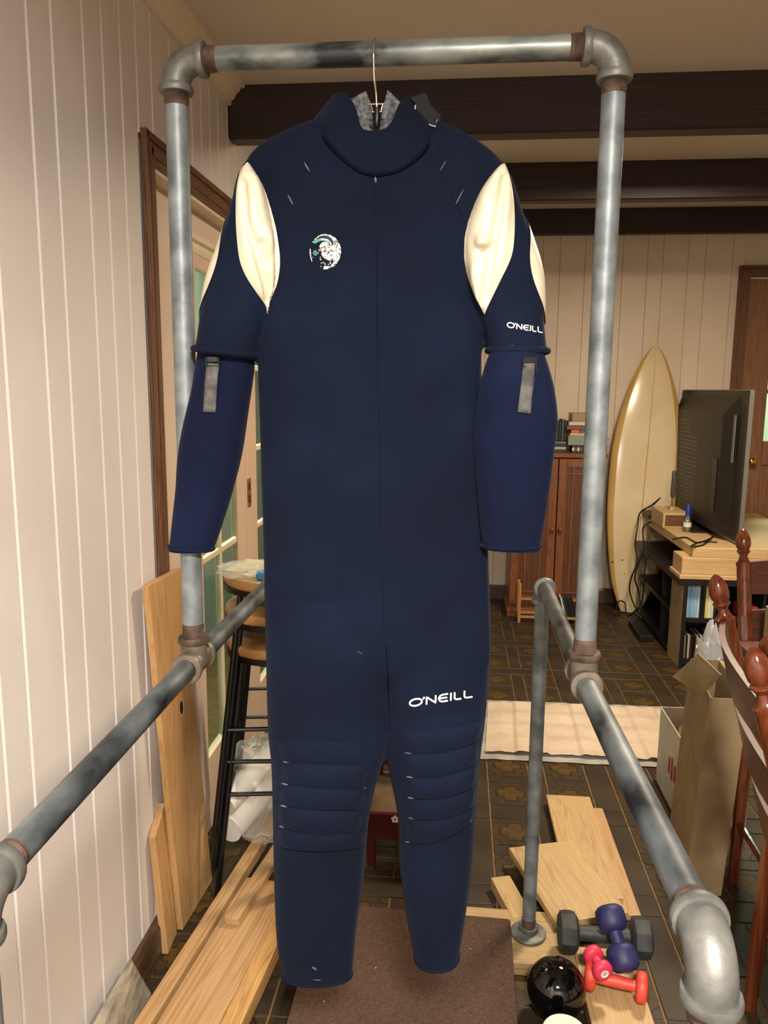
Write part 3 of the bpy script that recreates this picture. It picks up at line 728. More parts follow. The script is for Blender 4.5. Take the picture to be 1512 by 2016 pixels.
KR = [((782, 1433), (868, 1433), (953, 1416)), ((795, 1480), (870, 1481), (943, 1456)), ((798, 1527), (870, 1528), (940, 1500)), ((801, 1568), (870, 1571), (937, 1545)), ((803, 1608), (868, 1612), (934, 1585)), ((797, 1656), (862, 1655), (931, 1610))]
knee(KL, 'quilted knee pad'); knee(KR, 'quilted knee pad')
marks('scuff_mark', M_scuff, [([(L[0][0]+3, L[0][1]), (L[0][0]+16, L[0][1]+3.5)], 3.2) for L in KL[1:5]]+[([(L[0][0]+3, L[0][1]+.5), (L[0][0]+16, L[0][1]+2.5)], 3.2) for L in KR[1:5]]+
      [([(800, 1656), (830, 1658), (858, 1655)], 4), ([(905, 1632), (928, 1612)], 3), ([(715, 1549), (720, 1551)], 3), ([(706, 1523), (722, 1524)], 0.6)], off=.0022)
# collar: standing neck with a dipped front, open at the back
top_pts = [(738, 258, 1.180), (712, 255, 1.182), (699, 240, 1.19), (688, 208, 1.205), (674, 188, 1.222), (656, 186, 1.240), (654, 196, 1.262)]
top_ptr = [(738, 258, 1.180), (766, 251, 1.182), (783, 230, 1.19), (792, 212, 1.205), (802, 197, 1.222), (814, 196, 1.240), (818, 206, 1.262)]
bot_pl = [(739, 346), (714, 340), (690, 326), (664, 303), (640, 275), (618, 248), (612, 238)]
bot_pr = [(739, 346), (766, 342), (790, 334), (816, 317), (840, 291), (860, 255), (866, 240)]
def ring_side(tp, bp):
    T = [atY(*q) for q in tp]; Bq = []
    for k, (x, y) in enumerate(bp):
        if k < 5: Bq.append(hit(x, y, BODY, .003))
        else: Bq.append(atY(x, y, (1.228, 1.255)[k-5]))
    return spline(T, 24), spline(Bq, 24)
def in_poly(x, y, P):
    c_ = False; n = len(P)
    for i in range(n):
        (xa, ya), (xb, yb) = P[i], P[i-1]
        if (ya > y) != (yb > y) and x < (xb-xa)*(y-ya)/(yb-ya)+xa: c_ = not c_
    return c_
TLs, BLs = ring_side(top_pts, bot_pl); TRs, BRs = ring_side(top_ptr, bot_pr)
neck_hole = [(x+(6 if x < 739 else -6), y-7) for x, y in bot_pl[::-1]+bot_pr[1:]]+[(850, 150), (630, 150)]
bm = bmesh.new(); bm.from_mesh(body.data); kill = []
for v in bm.verts:
    d = v.co-CAM; z = d.dot(FW)
    if in_poly(756+FPX*d.dot(RT)/z, 1008-FPX*d.dot(UP)/z, neck_hole): kill.append(v)
bmesh.ops.delete(bm, geom=kill, context='VERTS'); bm.to_mesh(body.data); bm.free()
Tn = TLs[::-1]+TRs[1:]; Bn = BLs[::-1]+BRs[1:]
rows = []
cn = sum(Tn, Vector())/len(Tn)
for k in range(13):
    t = k/12; row = []
    for a, b in zip(Bn, Tn):
        q = a.lerp(b, t); o_ = Vector((q.x-cn.x, q.y-cn.y, 0)).normalized(); row.append(q+o_*.004*math.sin(PI*t)-o_*.002)
    rows.append(row)
# rolled rim
rim = [q+Vector((q.x-cn.x, q.y-cn.y, 0)).normalized()*-.004+Vector((0, 0, .002)) for q in rows[-1]]
rows.append(rim); rows.append([q+Vector((0, 0, -.004))-Vector((q.x-cn.x, q.y-cn.y, 0)).normalized()*.003 for q in rim])
for t in (.7, .4): rows.append([a.lerp(b, t)-Vector((b.x-cn.x, b.y-cn.y, 0)).normalized()*.007 for a, b in zip(Bn, Tn)])
MB().rings(rows, False, False).build('collar', M_navy, suit, 1.5)
MB().tube(Bn, .0022, 8).build('collar_seam', M_seam, suit, 1.5)
# grey foam lining of the two back flaps
def flap(tp, bp, mid):
    T = spline([atY(*q) for q in tp], 10); Bq = spline([atY(*q) for q in bp], 10); Mq = spline([atY(*q) for q in mid], 10)
    mb = MB(); R = []
    for a, m_, b in zip(T, Mq, Bq): R.append([a.lerp(m_, t*2) if t < .5 else m_.lerp(b, t*2-1) for t in [k/8 for k in range(9)]])
    mb.rings(R, False, False); o = mb.build('collar_lining', M_grey, suit, 1.0)
    s_ = o.modifiers.new('t', 'SOLIDIFY'); s_.thickness = .004; s_.offset = 0
    return o
flap([(664, 196, 1.243), (690, 195, 1.262), (706, 187, 1.272), (720, 180, 1.278)], [(690, 245, 1.235), (704, 268, 1.25), (720, 275, 1.262), (737, 276, 1.272)], [(674, 215, 1.245), (694, 225, 1.262), (714, 228, 1.272), (731, 208, 1.278)])
flap([(810, 205, 1.243), (793, 205, 1.262), (780, 193, 1.272), (764, 178, 1.278)], [(786, 245, 1.235), (774, 268, 1.25), (760, 275, 1.262), (744, 276, 1.272)], [(796, 216, 1.245), (784, 226, 1.262), (768, 228, 1.272), (755, 210, 1.278)])
# black velcro neck tab with pale binding
tabp = [(816, 236), (818, 205), (806, 192), (826, 186), (838, 181), (843, 192), (846, 205), (858, 217), (868, 227), (867, 238), (857, 249)]
V0 = [atY(x, y, 1.222) for x, y in tabp]; V1 = [atY(x, y, 1.238) for x, y in tabp]
n_ = len(tabp); MB().add(V0+V1, [tuple(range(n_)), tuple(range(n_, 2*n_))]+[(i, (i+1) % n_, n_+(i+1) % n_, n_+i) for i in range(n_)]).build('neck_tab', M_blackfab, suit, .5, .002, 1)
MB().tube([atY(x, y, 1.2205) for x, y in ((818, 207), (815.5, 236), (836, 242), (857, 249.5), (861, 236))], .0011, 6).build('tab_binding', noisy('pale_binding', '#8a8a92', '#b9b9be', 90, rough=.8), suit)
# sleeve straps with buckles
def strap(tree, quad, bx0, by0):
    def fn(u, v):
        (ax, ay), (b_x, b_y), (cx_, cy_), (dx_, dy_) = quad
        x = lerp(lerp(ax, b_x, u), lerp(dx_, cx_, u), v); y = lerp(lerp(ay, b_y, u), lerp(dy_, cy_, u), v); return x, y
    o = patch('strap', tree, fn, 4, 14, lambda u, v, a, b: .0035+.002*math.sin(v*5), noisy('grey_webbing', '#3a3a38', '#5d5c58', 60, (1, 1, 1), rough=.8, bump=.3, bscale=300))
    s_ = o.modifiers.new('t', 'SOLIDIFY'); s_.thickness = .0018
    mb = MB()
    c = hit(bx0, by0, tree, .005); e1 = (hit(bx0+8, by0, tree, .005)-c).normalized(); e3 = Vector((0, 0, 1)); e2 = e1.cross(e3)
    def bar(x0, x1, z0, z1, t=.0035):
        P = [c+e1*x+e3*z+e2*y for y in (-t, t*.4) for x, z in ((x0, z0), (x1, z0), (x1, z1), (x0, z1))]
        mb.add(P, [(3, 2, 1, 0), (4, 5, 6, 7), (0, 1, 5, 4), (1, 2, 6, 5), (2, 3, 7, 6), (3, 0, 4, 7)])
    bar(-.011, -.0085, -.013, .011); bar(.0085, .011, -.013, .011); bar(-.0085, .0085, .003, .012); bar(-.0085, .0085, -.005, -.0015); bar(-.0085, .0085, -.013, -.0105)
    mb.build('buckle', plain('black_plastic', '#151516', .35), o, None, .0008, 1)
strap(TL, [(411, 716), (433, 717), (425, 812), (401, 811)], 421, 718)
strap(TR, [(1029, 712), (1050, 714), (1044, 815), (1019, 811)], 1041, 720)
rebase(suit)

# ================================================================== COAT HANGER
hanger = E('coat_hanger', 'chrome wire hook of the hanger looped over the top bar above the collar', 'hanger')
M_chrome = plain('chrome_wire', '#c9c4b8', .12, 1)
hx = atY(738, 108, YR).x; hz = TZ
hk = [(hx, YR+.0195*math.cos(a), hz+.0195*math.sin(a)) for a in [math.radians(q) for q in range(-60, 190, 15)]]
hk = hk+[(hx+.0004, YR-.0192, hz-.012), (hx+.001, YR-.013, hz-.04), tuple(atY(741, 190, YR-.002)), tuple(atY(742, 235, YR))]
MB().tube(spline(hk, 60), .0016, 8).build('hook', M_chrome, hanger, 1.2)
c = atY(742, 205, YR); MB().tube([c+Vector((-.012, 0, 0)), c+Vector((.012, 0, 0))], .0016, 8).tube([c+Vector((-.008, 0, -.011)), c+Vector((.008, 0, -.011))], .0016, 8).tube([c+Vector((-.009, 0, 0)), c+Vector((-.006, 0, -.011))], .0013, 6).tube([c+Vector((.009, 0, 0)), c+Vector((.006, 0, -.011))], .0013, 6).build('clip', M_chrome, hanger, 1.2)
c2 = atY(742, 233, YR); MB().lathe([(.002, .016), (.004, .014), (.005, .0), (.004, -.012), (.002, -.014)], c2, n=14).build('neck_block', M_black, hanger)
rebase(hanger)

# ================================================================== LEFT SIDE: boards, stools, lumber
M_pine = wood('pine', '#b48a58', '#bf9866', '#a97d4a', 'z', .8, .5, .12)
M_piney = wood('pine_lengthwise', '#a38157', '#b08f65', '#947045', 'y', .8, .5, .12)
M_pale = wood('pale_pine', '#a5875b', '#b1956a', '#9a794c', 'y', .7, .5, .1)
M_rough = noisy('weathered_grey_timber', '#6d6456', '#a39884', 14, (3, 1, 3), rough=.9, bump=.6, bscale=60)
def slabobj(name, corners, mt, label, cat, group=None, bev=.002):
    """eight corners (bottom four, top four) -> one board whose local y (or z) runs along its length"""
    bot, top = corners
    o = MB().hexa([Vector(q) for q in bot], [Vector(q) for q in top]).build(name, mt, None, None, bev, 1)
    return tag(solo(o), label, cat, group)
# tall board leaning on the wall, and the short one behind it
def lean(near_b, far_b, near_t, far_t, th, name, label, mt, knot=None):
    nb, fb, nt_, ft = map(Vector, (near_b, far_b, near_t, far_t))
    n = (fb-nb).cross(nt_-nb).normalized()
    if n.x > 0: n = -n
    root = E(name, label, 'board', 'pine boards leaning on the wall')
    MB().hexa([nb, fb, ft, nt_], [q+n*th for q in (nb, fb, ft, nt_)]).build('plank', mt, root, None, .0015, 1)
    if knot:
        mb = MB(); dk = ray(*knot); c = CAM+dk*((nb-CAM).dot(n)/dk.dot(n)); e1 = (fb-nb).normalized(); e2 = (nt_-nb).normalized()
        mb.rings([[c-n*.0004+e1*.0105*s*math.cos(a)+e2*.020*s*math.sin(a) for a in [2*PI*k/16 for k in range(16)]] for s in (1, .01)], False)
        k_ = mb.build('knot', plain('dark_knot', '#22100a', .6), root, None)
        mb = MB(); mb.rings([[c-n*.0002+e1*.0150*s*math.cos(a)+e2*.028*s*math.sin(a) for a in [2*PI*k/16 for k in range(16)]] for s in (1, .6)], False)
        mb.build('knot_rim', plain('pale_knot_rim', '#d0a474', .6), root, None)
    return rebase(root)
lean((-.711, 1.812, .001), (-.699, 2.03, .001), tuple(atX(292, 1153, -.7165)), tuple(atX(357, 1119, -.713)), .017, 'pine_board', 'tall pine board with a dark oval knot leaning on the left wall', M_pine, (357, 1393))
lean((-.717, 1.722, .001), (-.722, 1.80, .001), (-.729, 1.700, .342), (-.733, 1.78, .39), .018, 'pine_board', 'short pine offcut leaning on the wall behind the tall knotted board', M_pine)
# nested stack of three bar stools
M_seat = wood('oak_seat', '#a97f4e', '#b98e5a', '#96703f', 'x', .6, .45, .1)
M_iron = plain('black_iron', '#0a0a0b', .4, .2)
def make_stool():
    r = E('bar_stool', 'x', 'stool', 'stacked bar stools')
    MB().lathe([(.150, .0), (.160, .004), (.163, .012), (.163, .024), (.160, .030), (.153, .033), (.0, .033)], (0, 0, .70), n=40).build('seat', M_seat, r, .6)
    MB().lathe([(.150, -.012), (.166, -.012), (.166, .004), (.150, .004)], (0, 0, .70), n=40).build('seat_ring', M_iron, r, .6)
    lp = []
    for k in range(4):
        a = PI/4+k*PI/2; t = Vector((.150*math.cos(a), .150*math.sin(a), .695)); b = Vector((.262*math.cos(a), .262*math.sin(a), 0)); lp.append((t, b))
        MB().tube([t, b], .0085, 10).build('leg', M_iron, r, .7)
    for k in range(4):
        (t, b), (t2, b2) = lp[k], lp[(k+1) % 4]
        MB().tube([t.lerp(b, .56), t2.lerp(b2, .56)], .0065, 8).build('foot_rail', M_iron, r, .7)
    return r
st = make_stool(); SX, SY = -.505, 2.155
st.location = (SX, SY, 0); st.rotation_euler = (0, 0, math.radians(9)); st['label'] = 'bar stool at the bottom of the nested stack beside the glazed doors'
dup(st, (SX-.004, SY+.006, .095), (0, 0, math.radians(8)), 'middle bar stool of the nested stack beside the glazed doors')
dup(st, (SX-.008, SY+.012, .19), (0, 0, math.radians(10)), 'topmost bar stool of the stack with a bag and blue gadget on its seat')
TOPZ = .70+.19+.0335
# things on the top stool
M_film = glass('clear_plastic_film', (.93, .93, .90, 1), .22, .25)
def film_mat(name, tint, op):
    m, nt, b = base(name, .28)
    b.inputs['Base Color'].default_value = tint
    out = [n for n in nt.nodes if n.type == 'OUTPUT_MATERIAL'][0]
    t = N(nt, 'ShaderNodeBsdfTransparent'); mx = N(nt, 'ShaderNodeMixShader'); mx.inputs[0].default_value = op
    nt.links.new(t.outputs[0], mx.inputs[1]); nt.links.new(b.outputs[0], mx.inputs[2]); nt.links.new(mx.outputs[0], out.inputs[0]); return m
M_bag = film_mat('milky_plastic', (.78, .76, .70, 1), .3)
def crumple(name, c, rx, ry, rz, mt, seed, amp=.25, n=22, m=14, flat=True, parent=None, freq=3):
    """a loose crumpled film blob with sharp facets, resting on its lowest point"""
    rnd = random.Random(seed); ph = [[rnd.uniform(0, 6.28) for _ in range(3)]+[rnd.uniform(1, freq), rnd.uniform(1, freq)] for _ in range(7)]
    R = []
    for j in range(1, m):
        th = PI*j/m; ring_ = []
        for i in range(n):
            a = 2*PI*i/n
            k = 1+amp*sum(math.sin(p[3]*a*1.0//1+p[0]+p[1]*j)*math.sin(p[4]*th*2+p[2]) for p in ph)/3+rnd.uniform(-amp, amp)*.35
            z = math.cos(th)*rz*k
            ring_.append(Vector((c[0]+rx*math.sin(th)*math.cos(a)*k, c[1]+ry*math.sin(th)*math.sin(a)*k, c[2]+max(z, -rz*.8))))
        R.append(ring_)
    mb = MB().rings(R); return mb.build(name, mt, parent, .9)
c = atZ(455, 1095, TOPZ)
o = crumple('plastic_bag', (-.60, 2.09, TOPZ+.0165), .075, .07, .02, M_bag, 3, .3)
tag(solo(o), 'crumpled clear plastic bag lying on the topmost stool', 'plastic bag')
gd = E('handheld_gadget', 'small blue handheld gadget on the topmost stool', 'gadget')
g = Vector((-.515, 2.045, TOPZ))
MB().box(g.x-.035, g.x+.055, g.y-.02, g.y+.03, g.z, g.z+.022).build('case', plain('blue_plastic', '#2f7fb4', .35), gd, .5, .008, 3)
MB().box(g.x-.012, g.x+.04, g.y-.012, g.y+.022, g.z+.0225, g.z+.0235).build('screen', plain('dark_screen', '#16222b', .15), gd, None)
rebase(gd)
o = MB().tube(spline([(-.565, 2.10, TOPZ+.006), (-.53, 2.13, TOPZ+.012), (-.49, 2.12, TOPZ+.012), (-.47, 2.10, TOPZ+.006)], 16), .004, 8).build('cable_loop', M_black, None, .9)
tag(solo(o), 'short black loop of cable behind the blue gadget', 'cable')
# lumber lying along the wall
dirv = Vector((.105, .99, 0)).normalized(); side = Vector((dirv.y, -dirv.x, 0))
def plank(x0, y0, length, wd, z0, th, name, label, mt, rot=0, group='loose planks beside the left wall', tilt=0):
    """plank whose near left bottom corner is (x0,y0,z0); local y is its length"""
    a = math.atan2(dirv.x, dirv.y)+math.radians(rot)
    o = MB().box(0, wd, 0, length, 0, th).build(name, mt, None, None, min(.004, th*.2), 2)
    o.location = (x0, y0, z0); o.rotation_euler = (math.radians(tilt), 0, -a)
    return tag(o, label, 'plank', group)
plank(-.665, 1.36, .86, .036, .075, .034, 'plank', 'narrow rounded pine batten nearest the wall in the floor lumber pile', M_piney, 0)
plank(-.628, 1.30, .62, .132, .07, .03, 'plank', 'wide straight-grained pine plank in the middle of the floor lumber pile', wood('flamed_pine', '#a27e52', '#b29068', '#946e44', 'y', .45, .45, .12), 0)
plank(-.489, 1.30, .47, .045, .062, .045, 'plank', 'ridged pine stud on the outer side of the floor lumber pile', wood('ridged_pine', '#a37a45', '#bb935a', '#8c6434', 'y', 1.0, .5, .4), -.8)
plank(-.565, 1.72, .52, .04, .1005, .022, 'plank', 'narrow pine lath on top of the far end of the floor lumber pile', M_piney, 2.5)
plank(-.64, 1.32, .44, .16, 0, .036, 'plank', 'bottom board under the pale planks of the floor lumber pile', wood('brown_board', '#8f6236', '#a97a48', '#7a5029', 'y', .6, .6, .2), 0)
plank(-.60, 1.34, .43, .10, .0362, .025, 'plank', 'second board up in the floor lumber pile', wood('brown_board', '#8f6236', '#a97a48', '#7a5029', 'y', .6, .6, .2), 0)
# weathered timber with a slanting sawn end
tb = E('timber_offcut', 'weathered grey timber offcut with slanting sawn end against the wall', 'timber')
q = [(-.729, 1.15, 0), (-.64, 1.15, 0), tuple(atZ(300, 1957, .0)), (-.729, 1.60, 0)]
tpz = [(-.730, 1.15, .145), (-.700, 1.15, .145), tuple(atZ(262, 1897, .145)), (-.730, 1.535, .145)]
MB().hexa(q, tpz).build('beam', M_rough, tb, None, .004, 1)
rebase(tb)
# plastic bag with paper rolls behind the lumber
M_paper = noisy('white_paper', '#cfc8bf', '#ddd7cf', 10, rough=.7)
def roll(c, ax, ln, r, label):
    ax = Vector(ax).normalized(); root = E('paper_roll', label, 'paper roll', 'paper rolls in the plastic bag')
    MB().lathe([(r*.62, .0), (r, 0), (r, ln), (r*.62, ln), (r*.62, ln*.98), (r*.62, ln*.02)], c, ax, 32).build('outer_wrap', M_paper, root, .6)
    MB().lathe([(r*.3, .004), (r*.34, .004), (r*.34, ln-.004), (r*.3, ln-.004)], c, ax, 20).build('core', plain('card_core', '#b5a58e', .8), root, .6)
    return rebase(root)
roll((-.648, 2.035, .165), (.25, .85, .12), .26, .042, 'white paper roll standing forward inside the plastic bag')
roll((-.655, 2.03, .248), (.35, .8, .25), .24, .034, 'smaller white paper roll lying above the other in the plastic bag')
o = crumple('plastic_bag', (-.585, 2.19, .215), .115, .17, .155, M_bag, 11, .14, 30, 20)
tag(solo(o), 'large milky plastic bag holding paper rolls under the stacked stools', 'plastic bag')

# ================================================================== MIDDLE: carpeted platform, red chair
M_carpet = noisy('brown_carpet', '#45342a', '#655042', 230, rough=1, bump=.9, bscale=500, spec=.1, lo=.25, hi=.75)
cp = E('carpeted_platform', 'low platform covered in brown carpet below the wetsuit', 'platform')
MB().hexa([(-.345, 1.02, 0), (.150, 1.02, 0), (.162, 1.825, 0), (-.335, 1.835, 0)], [(-.345, 1.02, .098), (.148, 1.02, .098), (.163, 1.825, .098), (-.337, 1.838, .098)]).build('deck', M_carpet, cp, .5, .006, 2)
mb = MB()
rnd = random.Random(4)
for k in range(9):
    x, y = rnd.uniform(-.3, .13), rnd.uniform(1.3, 1.8); mb.tube([(x, y, .0995), (x+rnd.uniform(-.004, .004), y+rnd.uniform(-.004, .004), .1)], .0008, 4)
tag(mb.build('lint_specks', plain('lint', '#c9c2b8', .9), cp, None), kind='stuff')
rebase(cp)
M_red = noisy('dark_red_lacquer', '#3f0f0c', '#571813', 4, rough=.35)
rc = E('child_chair', 'small dark red wooden chair with a brown seat glimpsed between the wetsuit legs', 'chair')
x0, x1, y0, y1, zs = -.25, .03, 2.15, 2.40, .185
MB().box(x0+.006, x1-.006, y0-.004, y1, zs-.012, zs).build('seat', noisy('brown_seat', '#54402d', '#6a523b', 8, (4, 1, 1), rough=.5), rc, None, .004, 1)
MB().box(x0, x1, y0-.012, y0+.004, zs-.085, zs-.001).build('apron', M_red, rc, None, .003, 1)
for x, y in ((x0, y0), (x1-.025, y0), (x0, y1-.025), (x1-.025, y1-.025)): MB().box(x, x+.025, y, y+.025, 0, zs-.0125 if y < 2.3 else zs+.26).build('leg', M_red, rc, None, .003, 1)
MB().box(x0+.025, x1-.025, y1-.02, y1-.004, zs+.03, zs+.11).build('back_rail', M_red, rc, None, .003, 1)
MB().box(x0+.025, x1-.025, y1-.02, y1-.004, zs+.17, zs+.25).build('back_rail', M_red, rc, None, .003, 1)
MB().box(x0+.025, x1-.025, y0+.005, y0+.02, .012, .03).build('stretcher', plain('grey_brown_stretcher', '#4b3b30', .6), rc, None, .002, 1)
fl = MB(); fc = atY(778, 1613, y0-.0125)
for k in range(5):
    a = 2*PI*k/5+.3; c_ = fc+Vector((.0075*math.cos(a), 0, .0075*math.sin(a)))
    fl.add([c_+Vector((.005*math.cos(b), -.0005, .005*math.sin(b))) for b in [2*PI*i/8 for i in range(8)]], [tuple(range(8))])
tag(fl.build('flower_motif', plain('white_motif', '#d5cfc4', .6), rc, None), 'white five-petal flower', kind='stuff')
rebase(rc)

# ================================================================== RIGHT: boards and weights on the floor
def quadboard(name, pts, z, th, mt, label, ext=0, bev=.003):
    """board whose top corners are the traced pixels (far left, far right, near right, near left) at height z"""
    a, b, c_, d = [atZ(px, py, z) for px, py in pts]
    ax = ((d+c_)/2-(a+b)/2); L_ = ax.length; ax.normalize(); sd_ = Vector((-ax.y, ax.x, 0))
    wd = (abs((b-a).dot(sd_))+abs((c_-d).dot(sd_)))/2; mid_ = (a+b)/2
    o = MB().box(-wd/2, wd/2, -(L_+ext), 0, -th, 0).build(name, mt, None, None, bev, 2)
    o.location = (mid_.x, mid_.y, z); o.rotation_euler = (0, 0, math.atan2(ax.x, -ax.y))
    return tag(o, label, 'board', 'loose boards on the floor at the right')
M_kpine = wood('knotty_pine', '#a98b5f', '#b5996d', '#9d7d51', 'y', .55, .5, .1, knots=True)
quadboard('pine_offcut', [(1120, 1588), (1186, 1590), (1262, 1800), (1180, 1800)], .0185, .018, M_piney, 'lowest darker pine board peeping out under the knotted board')
quadboard('pine_offcut', [(1078, 1567), (1158, 1565), (1228, 1760), (1120, 1770)], .038, .019, M_pale, 'back pale pine board with small dark knots on the floor')
quadboard('pine_offcut', [(1006, 1671), (1122, 1651), (1241, 1795), (1092, 1818)], .062, .022, M_kpine, 'wide front pine board with reddish knot lying across the others')
quadboard('pine_offcut', [(967, 1727), (1003, 1723), (1046, 1796), (1010, 1812)], .040, .036, M_pale, 'short narrow pale pine board left of the rear pipe leg')
o = MB().box(.02, .34, 1.745, 1.945, 0, .038).build('pine_offcut', wood('plain_plank_across', '#9c8158', '#a98d62', '#8f734a', 'x', .7, .55, .1), None, None, .003, 1)
tag(solo(o), 'pale plank under the floor flange of the right rear pipe leg', 'board', 'loose boards on the floor at the right')
o = MB().box(-.50, -.36, 1.78, 1.93, 0, .038).build('pine_offcut', MATS['plain_plank_across'], None, None, .003, 1)
tag(solo(o), 'pale block under the left rear pipe leg behind the wetsuit', 'board', 'loose boards on the floor at the right')
quadboard('pine_offcut', [(1128, 1860), (1240, 1872), (1290, 2016), (1164, 2016)], .045, .04, M_pale, 'pale board below the coral dumbbell at the bottom of the picture', .15)
def dumbbell(name, a, b, hr, hl, gr, mt, label, hexed=False, n=24, end=None):
    a, b = Vector(a), Vector(b); ax = (b-a).normalized(); root = E(name, label, 'dumbbell', 'dumbbells piled on the boards')
    MB().lathe([(gr*.95, 0), (gr*1.1, (b-a).length*.5), (gr*.95, (b-a).length)], a, ax, 20).build('handle', mt, root, .8)
    for c_, d in ((a, -1), (b, 1)):
        pr = [(gr, -hl*.55), (hr*.72, -hl*.5), (hr*.95, -hl*.36), (hr, -hl*.15), (hr, hl*.15), (hr*.95, hl*.36), (hr*.7, hl*.5), (hr*.2, hl*.52)]
        h_ = MB().lathe(pr, c_, ax*d, 8 if hexed else n).build('weight_head', mt, root, .5 if hexed else .9)
        if end: MB().lathe([(hr*.38, 0), (hr*.42, .0006), (hr*.30, .0006), (hr*.28, 0)], c_+ax*d*hl*.522, ax*d, 20).build('end_ring', plain('white_ring_print', '#e6d8d2', .5), h_, .5)
    return rebase(root)
M_dgrey = noisy('dark_grey_vinyl', '#232525', '#333635', 40, rough=.6, bump=.1)
M_dnavy = noisy('navy_vinyl', '#1a1b46', '#262858', 40, rough=.55, bump=.1)
M_dpink = plain('pink_vinyl', '#c8324f', .45); M_dcoral = noisy('coral_vinyl', '#c23a2b', '#d14a36', 40, rough=.5, bump=.1)
a = atZ(1118, 1834, .098); b = atZ(1262, 1846, .10)
dumbbell('dumbbell', a, b, .050, .05, .018, M_dgrey, 'large charcoal dumbbell with hexagonal heads on the front board', True)
a = atZ(1203, 1808, .17); b = atZ(1226, 1886, .115)
dumbbell('dumbbell', a, b, .036, .055, .015, M_dnavy, 'navy dumbbell lying across the charcoal one')
a = atZ(1162, 1920, .082); b = atZ(1263, 1944, .080)
dumbbell('dumbbell', a, b, .034, .026, .013, M_dcoral, 'coral red dumbbell lying on the lowest pale board')
a = atZ(1168, 1880, .125); b = atZ(1186, 1910, .122)
dumbbell('dumbbell', a, b, .0235, .022, .010, M_dpink, 'small pink dumbbell with a white ring on its end', end=True)
M_gloss = plain('glossy_black', '#050606', .04, 0, .7)
o = MB().lathe([(.001+.067*math.sin(PI*k/28), -.067*math.cos(PI*k/28)) for k in range(29)], (atZ(1095, 1945, .0685).x, atZ(1095, 1945, .0685).y, .0675), n=40).build('ball', M_gloss, None, 1.2)
tag(solo(o), 'glossy black ball on the floor beside the carpet', 'ball')
jar = E('canister', 'round black canister with a white lid at the bottom edge', 'canister')
jc = atZ(1112, 2030, .133)
MB().lathe([(.05, 0), (.056, .005), (.058, .05), (.058, .115), (.052, .122), (.046, .124)], (jc.x, jc.y, .001), n=36).build('jar', M_gloss, jar, .8)
MB().lathe([(.046, .118), (.047, .128), (.044, .133), (0, .133)], (jc.x, jc.y, .001), n=36).build('lid', plain('white_lid', '#dcd6c4', .45), jar, .6)
rebase(jar)

# ---- cardboard, white box, paper
M_card = noisy('cardboard', '#84704f', '#957f5c', 14, rough=.85, bump=.1)
bx_ = E('cardboard_box', 'tall narrow cardboard box with open top flaps below the side rail', 'box')
A, B, C_, D = (.690, 2.12, .0), (.790, 2.125, 0), (.812, 2.44, 0), (.728, 2.44, 0)
At, Bt, Ct, Dt = [(x+.03, y-.0, .605) for x, y, z in (A, B, C_, D)]
def wallq(nm, a, b, at, bt, th=.003, mt=M_card, par=None):
    a, b, at, bt = map(Vector, (a, b, at, bt)); n = (b-a).cross(at-a).normalized()*th
    return MB().hexa([a, b, b+n, a+n], [at, bt, bt+n, at+n]).build(nm, mt, par, None)
wallq('side', A, B, At, Bt, par=bx_); wallq('side', B, C_, Bt, Ct, par=bx_); wallq('side', C_, D, Ct, Dt, par=bx_); wallq('side', D, A, Dt, At, par=bx_)
f4 = [atY(1384, 1368, 2.16), atY(1421, 1328, 2.06), atY(1376, 1286, 2.20), atY(1325, 1332, 2.30)]
nn = (f4[1]-f4[0]).cross(f4[3]-f4[0]).normalized()*.003
MB().hexa(f4, [q_+nn for q_ in f4]).build('top_flap', M_card, bx_, None)
wallq('top_flap', Bt, Ct, Vector(Bt)+Vector((.09, .01, -.02)), Vector(Ct)+Vector((.09, -.01, -.02)), par=bx_)
rebase(bx_)
wb = E('white_box', 'open white carton with a red printed mark behind the cardboard box', 'box')
M_wcard = noisy('white_carton', '#b8b2a6', '#c6c0b4', 8, rough=.6)
X0, X1, Y0, Y1 = .775, .99, 2.50, 2.80
wallq('side', (X0, Y0, 0), (X1, Y0, 0), (X0, Y0, .29), (X1, Y0, .29), mt=M_wcard, par=wb); wallq('side', (X0, Y1, 0), (X0, Y0, 0), (X0, Y1, .29), (X0, Y0, .29), mt=M_wcard, par=wb)
wallq('side', (X1, Y0, 0), (X1, Y1, 0), (X1, Y0, .29), (X1, Y1, .29), mt=M_wcard, par=wb); wallq('side', (X1, Y1, 0), (X0, Y1, 0), (X1, Y1, .29), (X0, Y1, .29), mt=M_wcard, par=wb)
mb = MB()
for k in range(4): mb.box(X0-.0045, X0-.0035, Y0+.03+.035*k, Y0+.05+.035*k, .10+.01*(k % 2), .18-.012*(k % 2))
tag(mb.build('red_print', plain('red_ink', '#8f2f28', .6), wb, None), kind='stuff'); 
rebase(wb)
# folded paper sheets on the floor
ps_ = E('paper_sheet', 'creased cream paper sheet on translucent film spread on the tiled floor', 'paper')
def sheet(name, c4, z, mt, nu, nv, fold, fu=8, fv=3):
    v = []; f = []; rnd = random.Random(9)
    for j in range(nv+1):
        for i in range(nu+1):
            u, w_ = i/nu, j/nv; p_ = Vector(c4[0]).lerp(Vector(c4[1]), u).lerp(Vector(c4[3]).lerp(Vector(c4[2]), u), w_)
            h = fold*(abs(((u*fu) % 1)-.5)*2*((int(u*fu) % 2)*2-1)*.5+.5)+fold*.7*abs(((w_*fv) % 1)-.5)*2
            v.append((p_.x, p_.y+rnd.uniform(-.003, .003)*(1 if j in (0, nv) else 0), z+h+rnd.uniform(0, fold*.15)))
    for j in range(nv):
        for i in range(nu): a = j*(nu+1)+i; f.append((a, a+1, a+nu+2, a+nu+1))
    mb = MB(); mb.add(v, f); return mb.build(name, mt, ps_, None)
